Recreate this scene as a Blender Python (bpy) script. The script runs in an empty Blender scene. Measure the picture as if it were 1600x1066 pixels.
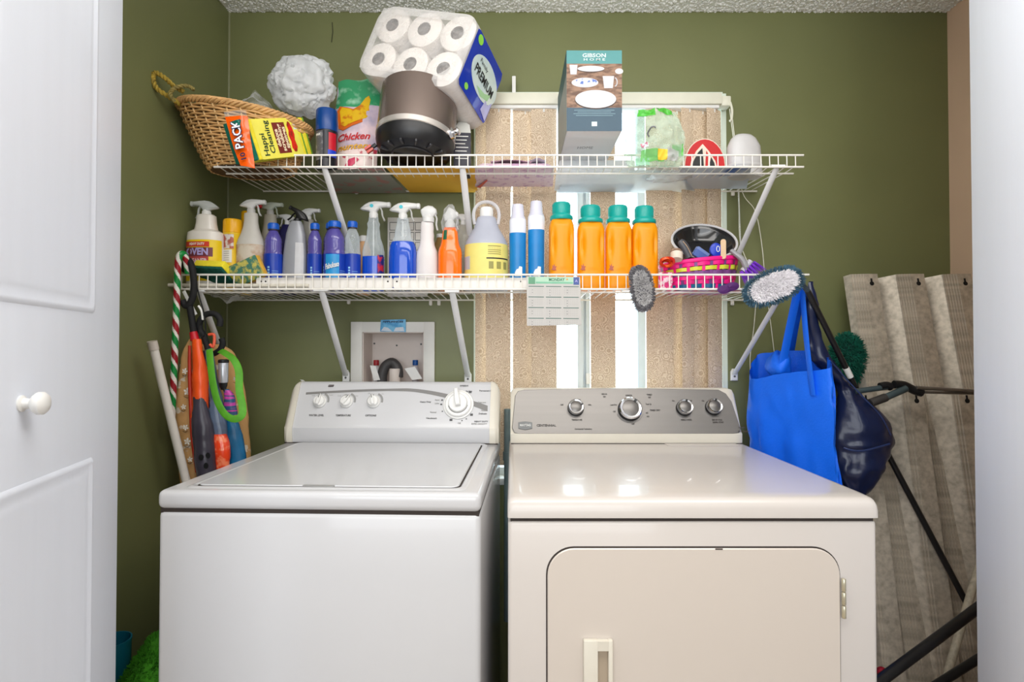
import bpy, bmesh, math, random
from mathutils import Vector, Matrix, noise
PI = math.pi
R = math.radians
random.seed(7)
scene = bpy.context.scene
COL = scene.collection

# ------------------------------------------------------------------ camera
F = 855.0
PITCH = R(0.87)
CAMZ = 1.25
cam_data = bpy.data.cameras.new('camera')
cam_data.sensor_width = 36.0
cam_data.lens = 36.0 * F / 1600.0
cam_data.clip_start = 0.02
cam = bpy.data.objects.new('camera', cam_data)
cam.location = (0, 0, CAMZ)
cam.rotation_euler = (R(90) + PITCH, 0, 0)
COL.objects.link(cam)
scene.camera = cam

# ------------------------------------------------------------------ world, exposure
world = bpy.data.worlds.new('overcast_sky')
scene.world = world
world.use_nodes = True
wn = world.node_tree.nodes
wn['Background'].inputs[0].default_value = (0.86, 0.94, 1.0, 1)
wn['Background'].inputs[1].default_value = 5.0
scene.view_settings.view_transform = 'Standard'
scene.view_settings.look = 'None'
scene.view_settings.exposure = 0.0
scene.view_settings.gamma = 1.0
scene.view_settings.use_curve_mapping = False

def area_light(name, loc, target, sx, sy, power, col):
    ld = bpy.data.lights.new(name, 'AREA')
    ld.shape = 'RECTANGLE'; ld.size = sx; ld.size_y = sy
    ld.energy = power; ld.color = col
    o = bpy.data.objects.new(name, ld)
    o.location = loc
    o.rotation_euler = (Vector(target) - Vector(loc)).to_track_quat('-Z', 'Y').to_euler()
    COL.objects.link(o)
    return o
# the big window of the room in front of the closet, and two added fills
area_light('room_window_light', (-0.35, -2.2, 1.55), (0.0, 2.0, 1.25), 2.6, 1.8, 64, (0.90, 0.95, 1.0))
area_light('overhead_fill_light', (0.1, 0.42, 2.44), (0.1, 0.75, 0.0), 2.6, 0.7, 33, (1.0, 0.97, 0.93))  # added overhead fill, unseen, placed to brighten the closet side walls
area_light('ceiling_fill_light', (0.25, 0.45, 1.95), (0.3, 0.75, 2.5), 1.6, 0.4, 9, (1.0, 0.98, 0.95))  # unseen upward fill added to lighten the ceiling and upper walls

# ------------------------------------------------------------------ helpers
def lin(c):
    out = []
    for v in c:
        v = v / 255.0
        out.append(v / 12.92 if v <= 0.04045 else ((v + 0.055) / 1.055) ** 2.4)
    return out

def at(px, py, Y):
    """point of the room at depth Y seen at a place of the photograph (used to measure the photo)"""
    u = (px - 800.0) / F; v = (533.0 - py) / F
    f = math.cos(PITCH) - v * math.sin(PITCH)
    up = math.sin(PITCH) + v * math.cos(PITCH)
    t = Y / f
    return Vector((u * t, Y, CAMZ + up * t))
def ax(px, Y): return at(px, 546, Y).x
def az(py, Y): return at(800, py, Y).z
def mpp(Y): return Y / F       # metres per pixel at depth Y

MATS = {}
def mat(name, col, rough=0.5, metal=0.0, trans=0.0, ior=1.45, var=0.06, vscale=30.0, bump=0.0, bscale=60.0,
        alpha=1.0, coat=0.0, spec=0.5, sub=0.0, col2=None, v2=(0.45, 0.6), translucent=0.0, detail=3.0, emis=0.0, stretch=None):
    if name in MATS: return MATS[name]
    m = bpy.data.materials.new(name); m.use_nodes = True
    nt = m.node_tree; N = nt.nodes; L = nt.links
    b = N['Principled BSDF']
    c = lin(col)
    tc = N.new('ShaderNodeTexCoord')
    src = tc.outputs['Object']
    if stretch:
        mp = N.new('ShaderNodeMapping'); mp.inputs['Scale'].default_value = stretch
        L.new(src, mp.inputs[0]); src = mp.outputs[0]
    nz = N.new('ShaderNodeTexNoise'); nz.inputs['Scale'].default_value = vscale; nz.inputs['Detail'].default_value = detail
    L.new(src, nz.inputs['Vector'])
    rp = N.new('ShaderNodeValToRGB')
    if col2:
        c2 = lin(col2); rp.color_ramp.elements[0].position = v2[0]; rp.color_ramp.elements[1].position = v2[1]
        rp.color_ramp.elements[0].color = (*c, 1); rp.color_ramp.elements[1].color = (*c2, 1)
    else:
        rp.color_ramp.elements[0].position = 0.3; rp.color_ramp.elements[1].position = 0.7
        rp.color_ramp.elements[0].color = (*[max(0, x * (1 - var)) for x in c], 1)
        rp.color_ramp.elements[1].color = (*[min(1, x * (1 + var)) for x in c], 1)
    L.new(nz.outputs['Fac'], rp.inputs['Fac'])
    L.new(rp.outputs['Color'], b.inputs['Base Color'])
    b.inputs['Roughness'].default_value = rough
    b.inputs['Metallic'].default_value = metal
    b.inputs['Transmission Weight'].default_value = trans
    b.inputs['IOR'].default_value = ior
    b.inputs['Alpha'].default_value = alpha
    b.inputs['Coat Weight'].default_value = coat
    b.inputs['Specular IOR Level'].default_value = spec
    if sub > 0:
        b.inputs['Subsurface Weight'].default_value = sub
        b.inputs['Subsurface Radius'].default_value = (0.02, 0.02, 0.02)
    if emis > 0:
        L.new(rp.outputs['Color'], b.inputs['Emission Color']); b.inputs['Emission Strength'].default_value = emis
    if bump > 0:
        n2 = N.new('ShaderNodeTexNoise'); n2.inputs['Scale'].default_value = bscale; n2.inputs['Detail'].default_value = 4
        L.new(src, n2.inputs['Vector'])
        bp = N.new('ShaderNodeBump'); bp.inputs['Strength'].default_value = bump; bp.inputs['Distance'].default_value = 0.01
        L.new(n2.outputs['Fac'], bp.inputs['Height']); L.new(bp.outputs['Normal'], b.inputs['Normal'])
    if translucent > 0:
        out = N['Material Output']
        tr = N.new('ShaderNodeBsdfTranslucent'); L.new(rp.outputs['Color'], tr.inputs['Color'])
        mx = N.new('ShaderNodeMixShader'); mx.inputs[0].default_value = translucent
        L.new(b.outputs[0], mx.inputs[1]); L.new(tr.outputs[0], mx.inputs[2]); L.new(mx.outputs[0], out.inputs[0])
    MATS[name] = m
    return m

def film(name, col, body=0.15, rough=0.15):
    """thin clear plastic: see-through with gloss and a little body"""
    if name in MATS: return MATS[name]
    m = bpy.data.materials.new(name); m.use_nodes = True
    nt = m.node_tree; N = nt.nodes; L = nt.links
    b = N['Principled BSDF']; c = lin(col)
    b.inputs['Base Color'].default_value = (*c, 1); b.inputs['Roughness'].default_value = rough
    tc = N.new('ShaderNodeTexCoord'); nz = N.new('ShaderNodeTexNoise'); nz.inputs['Scale'].default_value = 25
    L.new(tc.outputs['Object'], nz.inputs['Vector'])
    bp = N.new('ShaderNodeBump'); bp.inputs['Strength'].default_value = 0.4; bp.inputs['Distance'].default_value = 0.01
    L.new(nz.outputs['Fac'], bp.inputs['Height']); L.new(bp.outputs['Normal'], b.inputs['Normal'])
    tp = N.new('ShaderNodeBsdfTransparent'); tp.inputs[0].default_value = (*[0.55 + 0.45 * x for x in c], 1)
    lw = N.new('ShaderNodeLayerWeight'); lw.inputs['Blend'].default_value = 0.35
    L.new(bp.outputs['Normal'], lw.inputs['Normal'])
    mr = N.new('ShaderNodeMapRange'); mr.inputs['To Min'].default_value = body; mr.inputs['To Max'].default_value = min(1, body + 0.7)
    L.new(lw.outputs['Facing'], mr.inputs['Value'])
    mx = N.new('ShaderNodeMixShader')
    L.new(mr.outputs[0], mx.inputs[0]); L.new(tp.outputs[0], mx.inputs[1]); L.new(b.outputs[0], mx.inputs[2])
    L.new(mx.outputs[0], N['Material Output'].inputs[0])
    MATS[name] = m
    return m

class MB:
    def __init__(s): s.v = []; s.f = []; s.m = []
    def add(s, vs, fs, mi=0, M=None):
        k = len(s.v)
        for p in vs:
            p = Vector(p)
            s.v.append(M @ p if M is not None else p)
        for f in fs: s.f.append([k + i for i in f]); s.m.append(mi)
        return s
    def box(s, x0, x1, y0, y1, z0, z1, mi=0, M=None):
        vs = [(x, y, z) for z in (z0, z1) for y in (y0, y1) for x in (x0, x1)]
        return s.add(vs, [(0,2,3,1),(4,5,7,6),(0,1,5,4),(2,6,7,3),(0,4,6,2),(1,3,7,5)], mi, M)
    def rbox(s, x0, x1, y0, y1, z0, z1, r=0.005, seg=2, mi=0, M=None):
        bm = bmesh.new()
        bmesh.ops.create_cube(bm, size=1.0)
        for v in bm.verts:
            v.co = Vector(((x0+x1)/2 + v.co.x*(x1-x0), (y0+y1)/2 + v.co.y*(y1-y0), (z0+z1)/2 + v.co.z*(z1-z0)))
        r = min(r, 0.49*min(x1-x0, y1-y0, z1-z0))
        bmesh.ops.bevel(bm, geom=list(bm.edges), offset=r, segments=seg, profile=0.5, affect='EDGES')
        bm.verts.index_update()
        s.add([v.co.copy() for v in bm.verts], [[v.index for v in f.verts] for f in bm.faces], mi, M)
        bm.free(); return s
    def ico(s, c, r, sub=1, mi=0, sc=(1,1,1), M=None):
        bm = bmesh.new(); bmesh.ops.create_icosphere(bm, subdivisions=sub, radius=1.0)
        bm.verts.index_update()
        s.add([Vector((c[0]+v.co.x*r*sc[0], c[1]+v.co.y*r*sc[1], c[2]+v.co.z*r*sc[2])) for v in bm.verts], [[v.index for v in f.verts] for f in bm.faces], mi, M)
        bm.free(); return s
    def grid(s, fn, nu, nv, mi=0, cu=False, cv=False, M=None):
        vs = []
        for j in range(nv + (0 if cv else 1)):
            for i in range(nu + (0 if cu else 1)):
                vs.append(fn(i/nu, j/nv))
        W = nu if cu else nu+1; H = nv if cv else nv+1
        fs = []
        for j in range(nv):
            for i in range(nu):
                a = j*W+i; b = j*W+(i+1)%W; c = ((j+1)%H)*W+(i+1)%W; d = ((j+1)%H)*W+i
                fs.append((a,b,c,d))
        return s.add(vs, fs, mi, M)
    def lathe(s, prof, n=28, sx=1.0, sy=1.0, c=(0,0,0), mi=0, M=None, sq=2.0, caps=True):
        """prof: list of (r, z) from bottom to top; sq > 2 squares the section"""
        vs = []
        for r, z in prof:
            for i in range(n):
                a = 2*PI*i/n; ca, sa = math.cos(a), math.sin(a)
                k = 1.0 if sq == 2.0 else 1.0/((abs(ca)**sq + abs(sa)**sq)**(1/sq))
                vs.append((c[0]+r*k*ca*sx, c[1]+r*k*sa*sy, c[2]+z))
        fs = []
        for j in range(len(prof)-1):
            for i in range(n):
                fs.append((j*n+i, j*n+(i+1)%n, (j+1)*n+(i+1)%n, (j+1)*n+i))
        if caps:
            fs.append(list(range(n))[::-1]); fs.append([(len(prof)-1)*n+i for i in range(n)])
        return s.add(vs, fs, mi, M)
    def tube(s, pts, r, n=8, mi=0, closed=False, caps=True, flat=None, M=None):
        """round tube along points; flat=(a,b) gives an elliptical/strap section; r may be a list"""
        P = [Vector(p) for p in pts]; m = len(P)
        T = []
        for i in range(m):
            if closed: t = P[(i+1)%m] - P[i-1]
            else: t = P[min(i+1,m-1)] - P[max(i-1,0)]
            T.append(t.normalized() if t.length > 1e-9 else Vector((0,0,1)))
        up = Vector((0,0,1)) if abs(T[0].z) < 0.9 else Vector((0,1,0))
        nrm = T[0].cross(up).normalized()
        vs = []
        for i in range(m):
            nrm = (nrm - T[i]*nrm.dot(T[i])).normalized()
            bn = T[i].cross(nrm)
            rr = r[i] if isinstance(r, (list, tuple)) else r
            a_, b_ = flat if flat else (1,1)
            for k in range(n):
                a = 2*PI*k/n
                vs.append(P[i] + nrm*math.cos(a)*rr*a_ + bn*math.sin(a)*rr*b_)
        fs = []
        for i in range(m if closed else m-1):
            for k in range(n):
                j = (i+1) % m
                fs.append((i*n+k, i*n+(k+1)%n, j*n+(k+1)%n, j*n+k))
        if caps and not closed:
            fs.append(list(range(n))[::-1]); fs.append([(m-1)*n+k for k in range(n)])
        return s.add(vs, fs, mi, M)
    def prism(s, poly, z0, z1, bev=0.0, mi=0, M=None):
        """polygon (x,y) extruded along z with softened rims"""
        n = len(poly)
        area = sum(poly[i][0]*poly[(i+1)%n][1]-poly[(i+1)%n][0]*poly[i][1] for i in range(n))
        if area < 0: poly = poly[::-1]
        def inset(d):
            out = []
            for i in range(n):
                a = Vector(poly[i-1]); b = Vector(poly[i]); c = Vector(poly[(i+1)%n])
                e1 = (b-a).normalized() if (b-a).length > 1e-9 else Vector((1,0)); e2 = (c-b).normalized() if (c-b).length > 1e-9 else e1
                n1 = Vector((-e1.y, e1.x)); n2 = Vector((-e2.y, e2.x)); q = (n1+n2)
                q = q.normalized() if q.length > 1e-6 else n1
                k = d/max(0.35, q.dot(n1))
                out.append((b.x+q.x*k, b.y+q.y*k))
            return out
        if bev > 0:
            pin = inset(bev); rings = [(pin, z0), (poly, z0+bev*math.copysign(1,z1-z0)), (poly, z1-bev*math.copysign(1,z1-z0)), (pin, z1)]
        else: rings = [(poly, z0), (poly, z1)]
        vs = [(x,y,z) for pl, z in rings for x,y in pl]
        fs = []
        for j in range(len(rings)-1):
            for i in range(n): fs.append((j*n+i, j*n+(i+1)%n, (j+1)*n+(i+1)%n, (j+1)*n+i))
        fs.append(list(range(n))[::-1]); fs.append([(len(rings)-1)*n+i for i in range(n)])
        return s.add(vs, fs, mi, M)
    def build(s, name, mats, parent=None, label=None, kind=None, sharp=38, world=False, flatshade=False):
        me = bpy.data.meshes.new(name)
        off = parent.location if (world and parent is not None) else None
        if off is not None: vs = [v - off for v in s.v]
        else: vs = s.v
        me.from_pydata([tuple(v) for v in vs], [], s.f)
        if not isinstance(mats, (list, tuple)): mats = [mats]
        for m in mats: me.materials.append(m)
        me.polygons.foreach_set('material_index', s.m)
        bm = bmesh.new(); bm.from_mesh(me); bmesh.ops.recalc_face_normals(bm, faces=bm.faces[:]); bm.to_mesh(me); bm.free()
        if not flatshade:
            me.shade_smooth(); me.set_sharp_from_angle(angle=R(sharp))
        o = bpy.data.objects.new(name, me); COL.objects.link(o)
        if parent is not None: o.parent = parent
        if label: o['label'] = label
        if kind: o['kind'] = kind
        return o

def thing(name, label, cat, loc=(0,0,0), rot=(0,0,0), group=None):
    o = bpy.data.objects.new(name, None); o.empty_display_size = 0.05
    o.location = Vector(loc); o.rotation_euler = rot
    o['label'] = label; o['category'] = cat
    if group: o['group'] = group
    COL.objects.link(o); return o
def tag(o, label, cat, group=None):
    o['label'] = label; o['category'] = cat
    if group: o['group'] = group
    return o
def struct(name, mb, m, **k):
    o = mb.build(name, m, **k); o['kind'] = 'structure'; return o
def copy_part(o, parent, M=None):
    c = o.copy(); COL.objects.link(c); c.parent = parent
    if M is not None: c.matrix_local = M
    return c
def copy_tree(o, loc, rot=None, label=None):
    r = o.copy(); COL.objects.link(r); r.location = loc
    if rot is not None: r.rotation_euler = rot
    if label: r['label'] = label
    for ch in list(o.children):
        c = ch.copy(); COL.objects.link(c); c.parent = r
        for g in list(ch.children):
            d = g.copy(); COL.objects.link(d); d.parent = c
    return r

def frame(o, x, y):
    """matrix with origin o, local x along x, local y along y, z = out"""
    x = Vector(x).normalized(); y = Vector(y); y = (y - x*y.dot(x)).normalized(); z = x.cross(y)
    M = Matrix((x, y, z)).transposed().to_4x4(); M.translation = Vector(o); return M

def text(s, name, parent, m, size, fn, width=None, bold=0.0, align='CENTER', label=None, thick=0.0004, shear=0.0, space=1.0):
    """flat lettering; fn is a Matrix or a function mapping (x, y) to 3D"""
    cu = bpy.data.curves.new(name, 'FONT'); cu.body = s; cu.size = size; cu.align_x = align; cu.align_y = 'CENTER'
    cu.offset = bold; cu.fill_mode = 'FRONT'; cu.resolution_u = 2; cu.shear = shear; cu.space_character = space
    tmp = bpy.data.objects.new('tmp_text', cu)
    me = bpy.data.meshes.new_from_object(tmp)
    xs = [v.co.x for v in me.vertices]
    k = 1.0
    if width and xs: k = width / max(1e-6, max(xs)-min(xs))
    vs = [(v.co.x*k, v.co.y) for v in me.vertices]; fs = [list(p.vertices) for p in me.polygons]
    bpy.data.objects.remove(tmp); bpy.data.curves.remove(cu); bpy.data.meshes.remove(me)
    mb = MB()
    if callable(fn): mb.add([fn(x, y) for x, y in vs], fs)
    else: mb.add([(x, y, thick) for x, y in vs], fs, 0, fn)
    o = mb.build(name, m, parent, label=label, flatshade=True)
    return o

def wrap(r, zc, a0=-PI/2, sx=1.0, sy=1.0, off=0.0009, tilt=0.0):
    """map lettering onto an upright round wall of radius r facing angle a0"""
    def fn(x, y):
        a = a0 + x/(r*0.5*(sx+sy))
        return Vector(((r*sx+off)*math.cos(a), (r*sy+off)*math.sin(a), zc+y))
    return fn
def patch(prof, z0, z1, a0, a1, n=14, sx=1.0, sy=1.0, off=0.0006, sq=2.0, nz=4):
    """curved label patch lying on a lathe wall"""
    def rad(z):
        for (r0,h0),(r1,h1) in zip(prof, prof[1:]):
            if h0 <= z <= h1 and h1 > h0: return r0+(r1-r0)*(z-h0)/(h1-h0)
        return prof[-1][0]
    mb = MB()
    def fn(u, v):
        a = a0+(a1-a0)*u; z = z0+(z1-z0)*v; ca, sa = math.cos(a), math.sin(a)
        k = 1.0 if sq == 2.0 else 1.0/((abs(ca)**sq+abs(sa)**sq)**(1/sq))
        r = rad(z)*k
        return Vector((ca*(r*sx+off), sa*(r*sy+off), z))
    return mb.grid(fn, n, nz)
def bez(pts, n=8):
    """smooth path through points (Catmull-Rom)"""
    P = [Vector(p) for p in pts]; out = []
    for i in range(len(P)-1):
        p0 = P[max(i-1,0)]; p1 = P[i]; p2 = P[i+1]; p3 = P[min(i+2,len(P)-1)]
        for k in range(n):
            t = k/n
            out.append(0.5*((2*p1)+(p2-p0)*t+(2*p0-5*p1+4*p2-p3)*t*t+(3*p1-p0-3*p2+p3)*t**3))
    out.append(P[-1]); return out
def rrect(x0, x1, y0, y1, r, n=8, corners=(1,1,1,1)):
    """rounded rectangle outline; corners: bl, br, tr, tl"""
    out = []
    for (cx, cy, a, on) in ((x0+r,y0+r,PI,corners[0]),(x1-r,y0+r,1.5*PI,corners[1]),(x1-r,y1-r,0,corners[2]),(x0+r,y1-r,PI/2,corners[3])):
        if on:
            for k in range(n+1): out.append((cx+r*math.cos(a+PI/2*k/n), cy+r*math.sin(a+PI/2*k/n)))
        else:
            out.append((cx + (r if cx > (x0+x1)/2 else -r), cy + (r if cy > (y0+y1)/2 else -r)))
    return out
def nz(p, s=1.0, seed=0.0):
    return noise.noise(Vector((p[0]*s+seed, p[1]*s-seed*0.7, p[2]*s+seed*1.3)))
def circle(r, n=24, c=(0,0), a0=0): return [(c[0]+r*math.cos(a0+2*PI*i/n), c[1]+r*math.sin(a0+2*PI*i/n)) for i in range(n)]

# ------------------------------------------------------------------ materials
M_green = mat('olive_wall_paint', (117,121,80), 0.42, var=0.05, vscale=3.0, bump=0.10, bscale=9.0, spec=0.45, detail=5)
M_beige = mat('beige_wall_paint', (226,194,166), 0.6, var=0.03, vscale=3.0, bump=0.06, bscale=12.0)
M_ceil = mat('popcorn_ceiling_paint', (240,240,236), 0.95, var=0.06, vscale=60)
M_room = mat('room_wall_paint', (226,222,214), 0.8, var=0.02)
M_floor = mat('tile_floor', (168,150,130), 0.5, var=0.1, vscale=5)
M_door = mat('white_door_paint', (228,233,244), 0.42, var=0.01, vscale=6, bump=0.03, bscale=30, stretch=(6,6,0.35))
M_trim = mat('white_trim', (228,228,226), 0.45, var=0.02)
M_appl = mat('white_enamel', (204,204,206), 0.20, var=0.012, vscale=2.5, coat=0.25)
M_appl_warm = mat('warm_white_enamel', (206,199,193), 0.25, var=0.012, vscale=2.5, coat=0.25)
M_cream = mat('cream_plastic', (216,210,196), 0.32, var=0.015)
M_whitepl = mat('white_plastic', (232,231,228), 0.35, var=0.02)
M_greyp = mat('grey_print', (146,145,143), 0.5, var=0.03)
M_dgrey = mat('dark_grey_print', (82,82,82), 0.5, var=0.05)
M_black = mat('black_plastic', (24,24,26), 0.38, var=0.1)
M_blacksoft = mat('black_foam', (20,20,22), 0.75, var=0.1)
M_gap = mat('dark_gap', (60,52,48), 0.8, var=0.05)
M_steel = mat('brushed_steel', (120,117,114), 0.36, metal=0.7, var=0.03, vscale=4, bump=0.03, bscale=300, stretch=(0.3,1,20))
M_chrome = mat('chrome', (214,214,216), 0.12, metal=1.0, var=0.02)
M_wire = mat('white_vinyl_wire', (236,232,224), 0.38, var=0.03)
M_strut = mat('white_enamel_strut', (230,230,230), 0.35, var=0.03, vscale=15)
M_wall = {}

# ------------------------------------------------------------------ the room
D = 2.0
ZC = 2.492
XL0, XL1 = -1.043, -1.100    # left wall at the back and at the front
YF = 1.12
XR = 1.605
WX0, WX1, WZ0, WZ1 = ax(742, D), ax(1131, D), 0.78, az(147, D)
T = 0.13
mb = MB()
OBX0, OBX1, OBZ1 = ax(566, D-.012), ax(662, D-.012), az(519, D-.012)   # recess of the outlet box
OBZ0 = az(503, D-.012)-.27
mb.box(-1.35, OBX0, D, D+T, 0, ZC+0.05); mb.box(OBX1, WX0, D, D+T, 0, ZC+0.05)
mb.box(OBX0, OBX1, D, D+T, 0, OBZ0); mb.box(OBX0, OBX1, D, D+T, OBZ1, ZC+0.05)
mb.box(WX1, 1.9, D, D+T, 0, ZC+0.05)
mb.box(WX0, WX1, D, D+T, 0, WZ0); mb.box(WX0, WX1, D, D+T, WZ1, ZC+0.05)
wb = struct('wall_back', mb, M_green)
# old patches and chips on the back wall
q = MB()
for (px, py, w, h) in ((472,595,9,3),):
    p = at(px, py, D-0.0015); q.prism([(p.x-.008,p.z+.004),(p.x+.004,p.z+.003),(p.x+.011,p.z-.004),(p.x+.002,p.z-.005)], 0, 0.0015, M=Matrix(((1,0,0,0),(0,0,-1,D),(0,1,0,0),(0,0,0,1))))
q.build('plaster_chip', M_whitepl, wb)
q = MB(); q.tube([at(519,35,D-.001), at(520,50,D-.001), at(518,66,D-.001)], 0.0018, 5)
q.build('wall_crack', mat('dark_olive', (70,72,48), 0.6), wb)
mb = MB()
mb.add([(XL0,D,0),(XL1,YF,0),(XL1,YF,ZC+.05),(XL0,D,ZC+.05),(XL0-.12,D,0),(XL1-.12,YF,0),(XL1-.12,YF,ZC+.05),(XL0-.12,D,ZC+.05)],
       [(0,1,2,3),(4,7,6,5),(0,4,5,1),(3,2,6,7),(0,3,7,4),(1,5,6,2)])
struct('wall_left', mb, M_green)
q = MB(); q.tube([(XL0+.001, D-.001, 0.0), (XL0+.001, D-.001, ZC)], 0.0035, 6)
struct('trim_1', q, mat('lighter_olive_caulk', (140,142,112), 0.6))
mb = MB(); mb.box(XR, XR+.12, YF, D, 0, ZC+.05); struct('wall_right', mb, M_beige)
# beige paint line overlapping the corner
mb = MB(); mb.box(-3.0, 3.0, -3.4, D+T, -0.1, 0); struct('floor', mb, M_floor)
# walls either side of the closet opening and the room the photographer stands in
mb = MB(); mb.box(-1.4, -0.90, YF, YF+.09, 0, ZC); mb.box(1.03, XR+.12, YF, YF+.09, 0, ZC)
mb.box(-3.1, -1.0, YF-.0, YF+.09, 0, ZC); mb.box(XR, 3.1, YF, YF+.09, 0, ZC)
struct('wall_front', mb, M_room)
mb = MB(); mb.box(-3.1, -3.0, -3.4, YF, 0, ZC); mb.box(3.0, 3.1, -3.4, YF, 0, ZC); mb.box(-3.1, 3.1, -3.5, -3.4, 0, ZC)
struct('wall_room', mb, M_room)
# popcorn ceiling
mb = MB(); mb.box(-3.1, 3.1, -3.5, D+T, ZC+.004, ZC+.1)
ceil_o = struct('ceiling', mb, M_ceil)
mb = MB()
rnd = random.Random(3)
for i in range(4200):
    x = rnd.uniform(XL0, XR); y = D - rnd.random()**1.3*0.11
    mb.ico((x, y, ZC+.003), rnd.uniform(.003,.006), 1, sc=(1,1,rnd.uniform(.5,1.0)))
o = mb.build('popcorn_texture', M_ceil, ceil_o, kind='stuff')

# ---- window
M_frame = mat('window_aluminium', (214,222,226), 0.35, var=0.02)
win = MB()
fy0, fy1 = D+.045, D+.085
win.box(WX0, WX1, fy0, fy1, WZ0, WZ0+.03); win.box(WX0, WX1, fy0, fy1, WZ1-.03, WZ1)
win.box(WX0, WX0+.03, fy0, fy1, WZ0, WZ1); win.box(WX1-.03, WX1, fy0, fy1, WZ0, WZ1)
wino = win.build('window_1', M_frame); wino['kind'] = 'structure'
q = MB(); xm = ax(907, fy0)
q.rbox(ax(902,fy0), ax(911,fy0), fy0-.012, fy1, WZ0+.03, WZ1-.03, .003); q.rbox(ax(915,fy0), ax(922,fy0), fy0-.002, fy1, WZ0+.03, WZ1-.03, .003)
q.box(ax(911,fy0), ax(915,fy0), fy0+.01, fy1, WZ0+.03, WZ1-.03)
q.build('window_frame', M_frame, wino)
q = MB(); q.rbox(ax(997,fy0), ax(1009,fy0), fy0, fy1, WZ0+.03, WZ1-.03, .003)
q.build('sash_bar', mat('sash_bar_blue_white', (206,220,232), 0.4, var=.02), wino)
q = MB(); q.rbox(ax(915,fy0)-.001, ax(921,fy0)+.001, fy0-.022, fy0-.002, az(600,fy0), az(583,fy0), .003)
q.build('latch', M_whitepl, wino)
gl = film('window_glass', (225,238,240), 0.02, 0.02)
q = MB(); q.box(WX0+.03, xm, fy0+.018, fy0+.022, WZ0+.03, WZ1-.03); q.build('pane', gl, wino)
q = MB(); q.box(xm, WX1-.03, fy0+.026, fy0+.030, WZ0+.03, WZ1-.03); q.build('pane', gl, wino)
# painted reveal / casing edges
q = MB()
q.box(WX0-.004, WX0+.006, D-.004, D+.045, WZ0, WZ1); q.box(WX1-.006, WX1+.012, D-.004, D+.045, WZ0, WZ1); q.box(WX0, WX1, D-.003, D+.045, WZ1-.004, WZ1+.006)
struct('trim_2', q, mat('pale_green_white_trim', (222,232,218), 0.4, var=.02))
# sill
q = MB(); q.rbox(WX0, WX1, D-.02, D+.045, WZ0-.02, WZ0+.004, .004); struct('trim_3', q, M_trim)

# ---- vertical blind
def vane_mat():
    m = bpy.data.materials.new('patterned_beige_vane'); m.use_nodes = True
    N = m.node_tree.nodes; L = m.node_tree.links; b = N['Principled BSDF']
    tc = N.new('ShaderNodeTexCoord')
    vo = N.new('ShaderNodeTexVoronoi'); vo.inputs['Scale'].default_value = 30
    L.new(tc.outputs['Object'], vo.inputs['Vector'])
    ma = N.new('ShaderNodeMath'); ma.operation = 'MULTIPLY'; ma.inputs[1].default_value = 46
    L.new(vo.outputs['Distance'], ma.inputs[0])
    sn = N.new('ShaderNodeMath'); sn.operation = 'SINE'; L.new(ma.outputs[0], sn.inputs[0])
    n2 = N.new('ShaderNodeTexNoise'); n2.inputs['Scale'].default_value = 230; L.new(tc.outputs['Object'], n2.inputs['Vector'])
    ad = N.new('ShaderNodeMath'); ad.operation = 'MULTIPLY_ADD'; ad.inputs[1].default_value = 0.22
    L.new(sn.outputs[0], ad.inputs[0]); L.new(n2.outputs['Fac'], ad.inputs[2])
    rp = N.new('ShaderNodeValToRGB'); rp.color_ramp.elements[0].position = .3; rp.color_ramp.elements[1].position = .75
    rp.color_ramp.elements[0].color = (*lin((206,180,150)), 1); rp.color_ramp.elements[1].color = (*lin((244,226,202)), 1)
    L.new(ad.outputs[0], rp.inputs[0]); L.new(rp.outputs[0], b.inputs['Base Color']); b.inputs['Roughness'].default_value = .7
    bp = N.new('ShaderNodeBump'); bp.inputs['Strength'].default_value = .3; bp.inputs['Distance'].default_value = .004
    L.new(ad.outputs[0], bp.inputs['Height']); L.new(bp.outputs[0], b.inputs['Normal'])
    tr = N.new('ShaderNodeBsdfTranslucent'); L.new(rp.outputs[0], tr.inputs[0])
    mx = N.new('ShaderNodeMixShader'); mx.inputs[0].default_value = .14
    L.new(b.outputs[0], mx.inputs[1]); L.new(tr.outputs[0], mx.inputs[2]); L.new(mx.outputs[0], N['Material Output'].inputs[0])
    return m
M_vane = vane_mat()
VY = 1.955
bl = thing('vertical_blind', 'beige patterned vertical blind hanging in front of the window, partly open', 'blind', (ax(940,VY), VY, 2.1))
hz0, hz1 = az(162, VY-.03), az(144, VY-.03)
q = MB(); q.rbox(ax(744,VY-.03), ax(1131,VY-.03), VY-.03, VY+.03, hz0, hz1, .004)
q.build('headrail', mat('ivory_headrail', (226,224,206), .4, var=.02), bl, world=True)
q = MB(); q.rbox(ax(744,VY-.03), ax(1128,VY-.03), VY-.022, VY+.022, hz0-.012, hz0, .003)
q.build('track', M_whitepl, bl, world=True)
q = MB(); z = az(150,VY-.03)
q.rbox(ax(1131,VY-.03), ax(1147,VY-.03), VY-.02, VY+.02, az(163,VY-.03), az(147,VY-.03), .005)
q.tube(bez([at(1141,160,VY-.02), at(1144,172,VY-.02), at(1143,186,VY-.02), at(1140,189,VY-.02)],4), .004, 6)
q.build('end_bracket', mat('ivory_headrail', (0,0,0)), bl, world=True)
q = MB(); q.rbox(ax(800,VY-.03), ax(806,VY-.03), VY-.01, D, hz1-.01, az(130,D), .002)
q.build('mounting_clip', M_whitepl, bl, world=True)
vanes = [(743,767),(759,798),(801,839),(830,870),(923,962),(1010,1052),(1044,1073),(1064,1093),(1083,1115),(1104,1131)]
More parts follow.
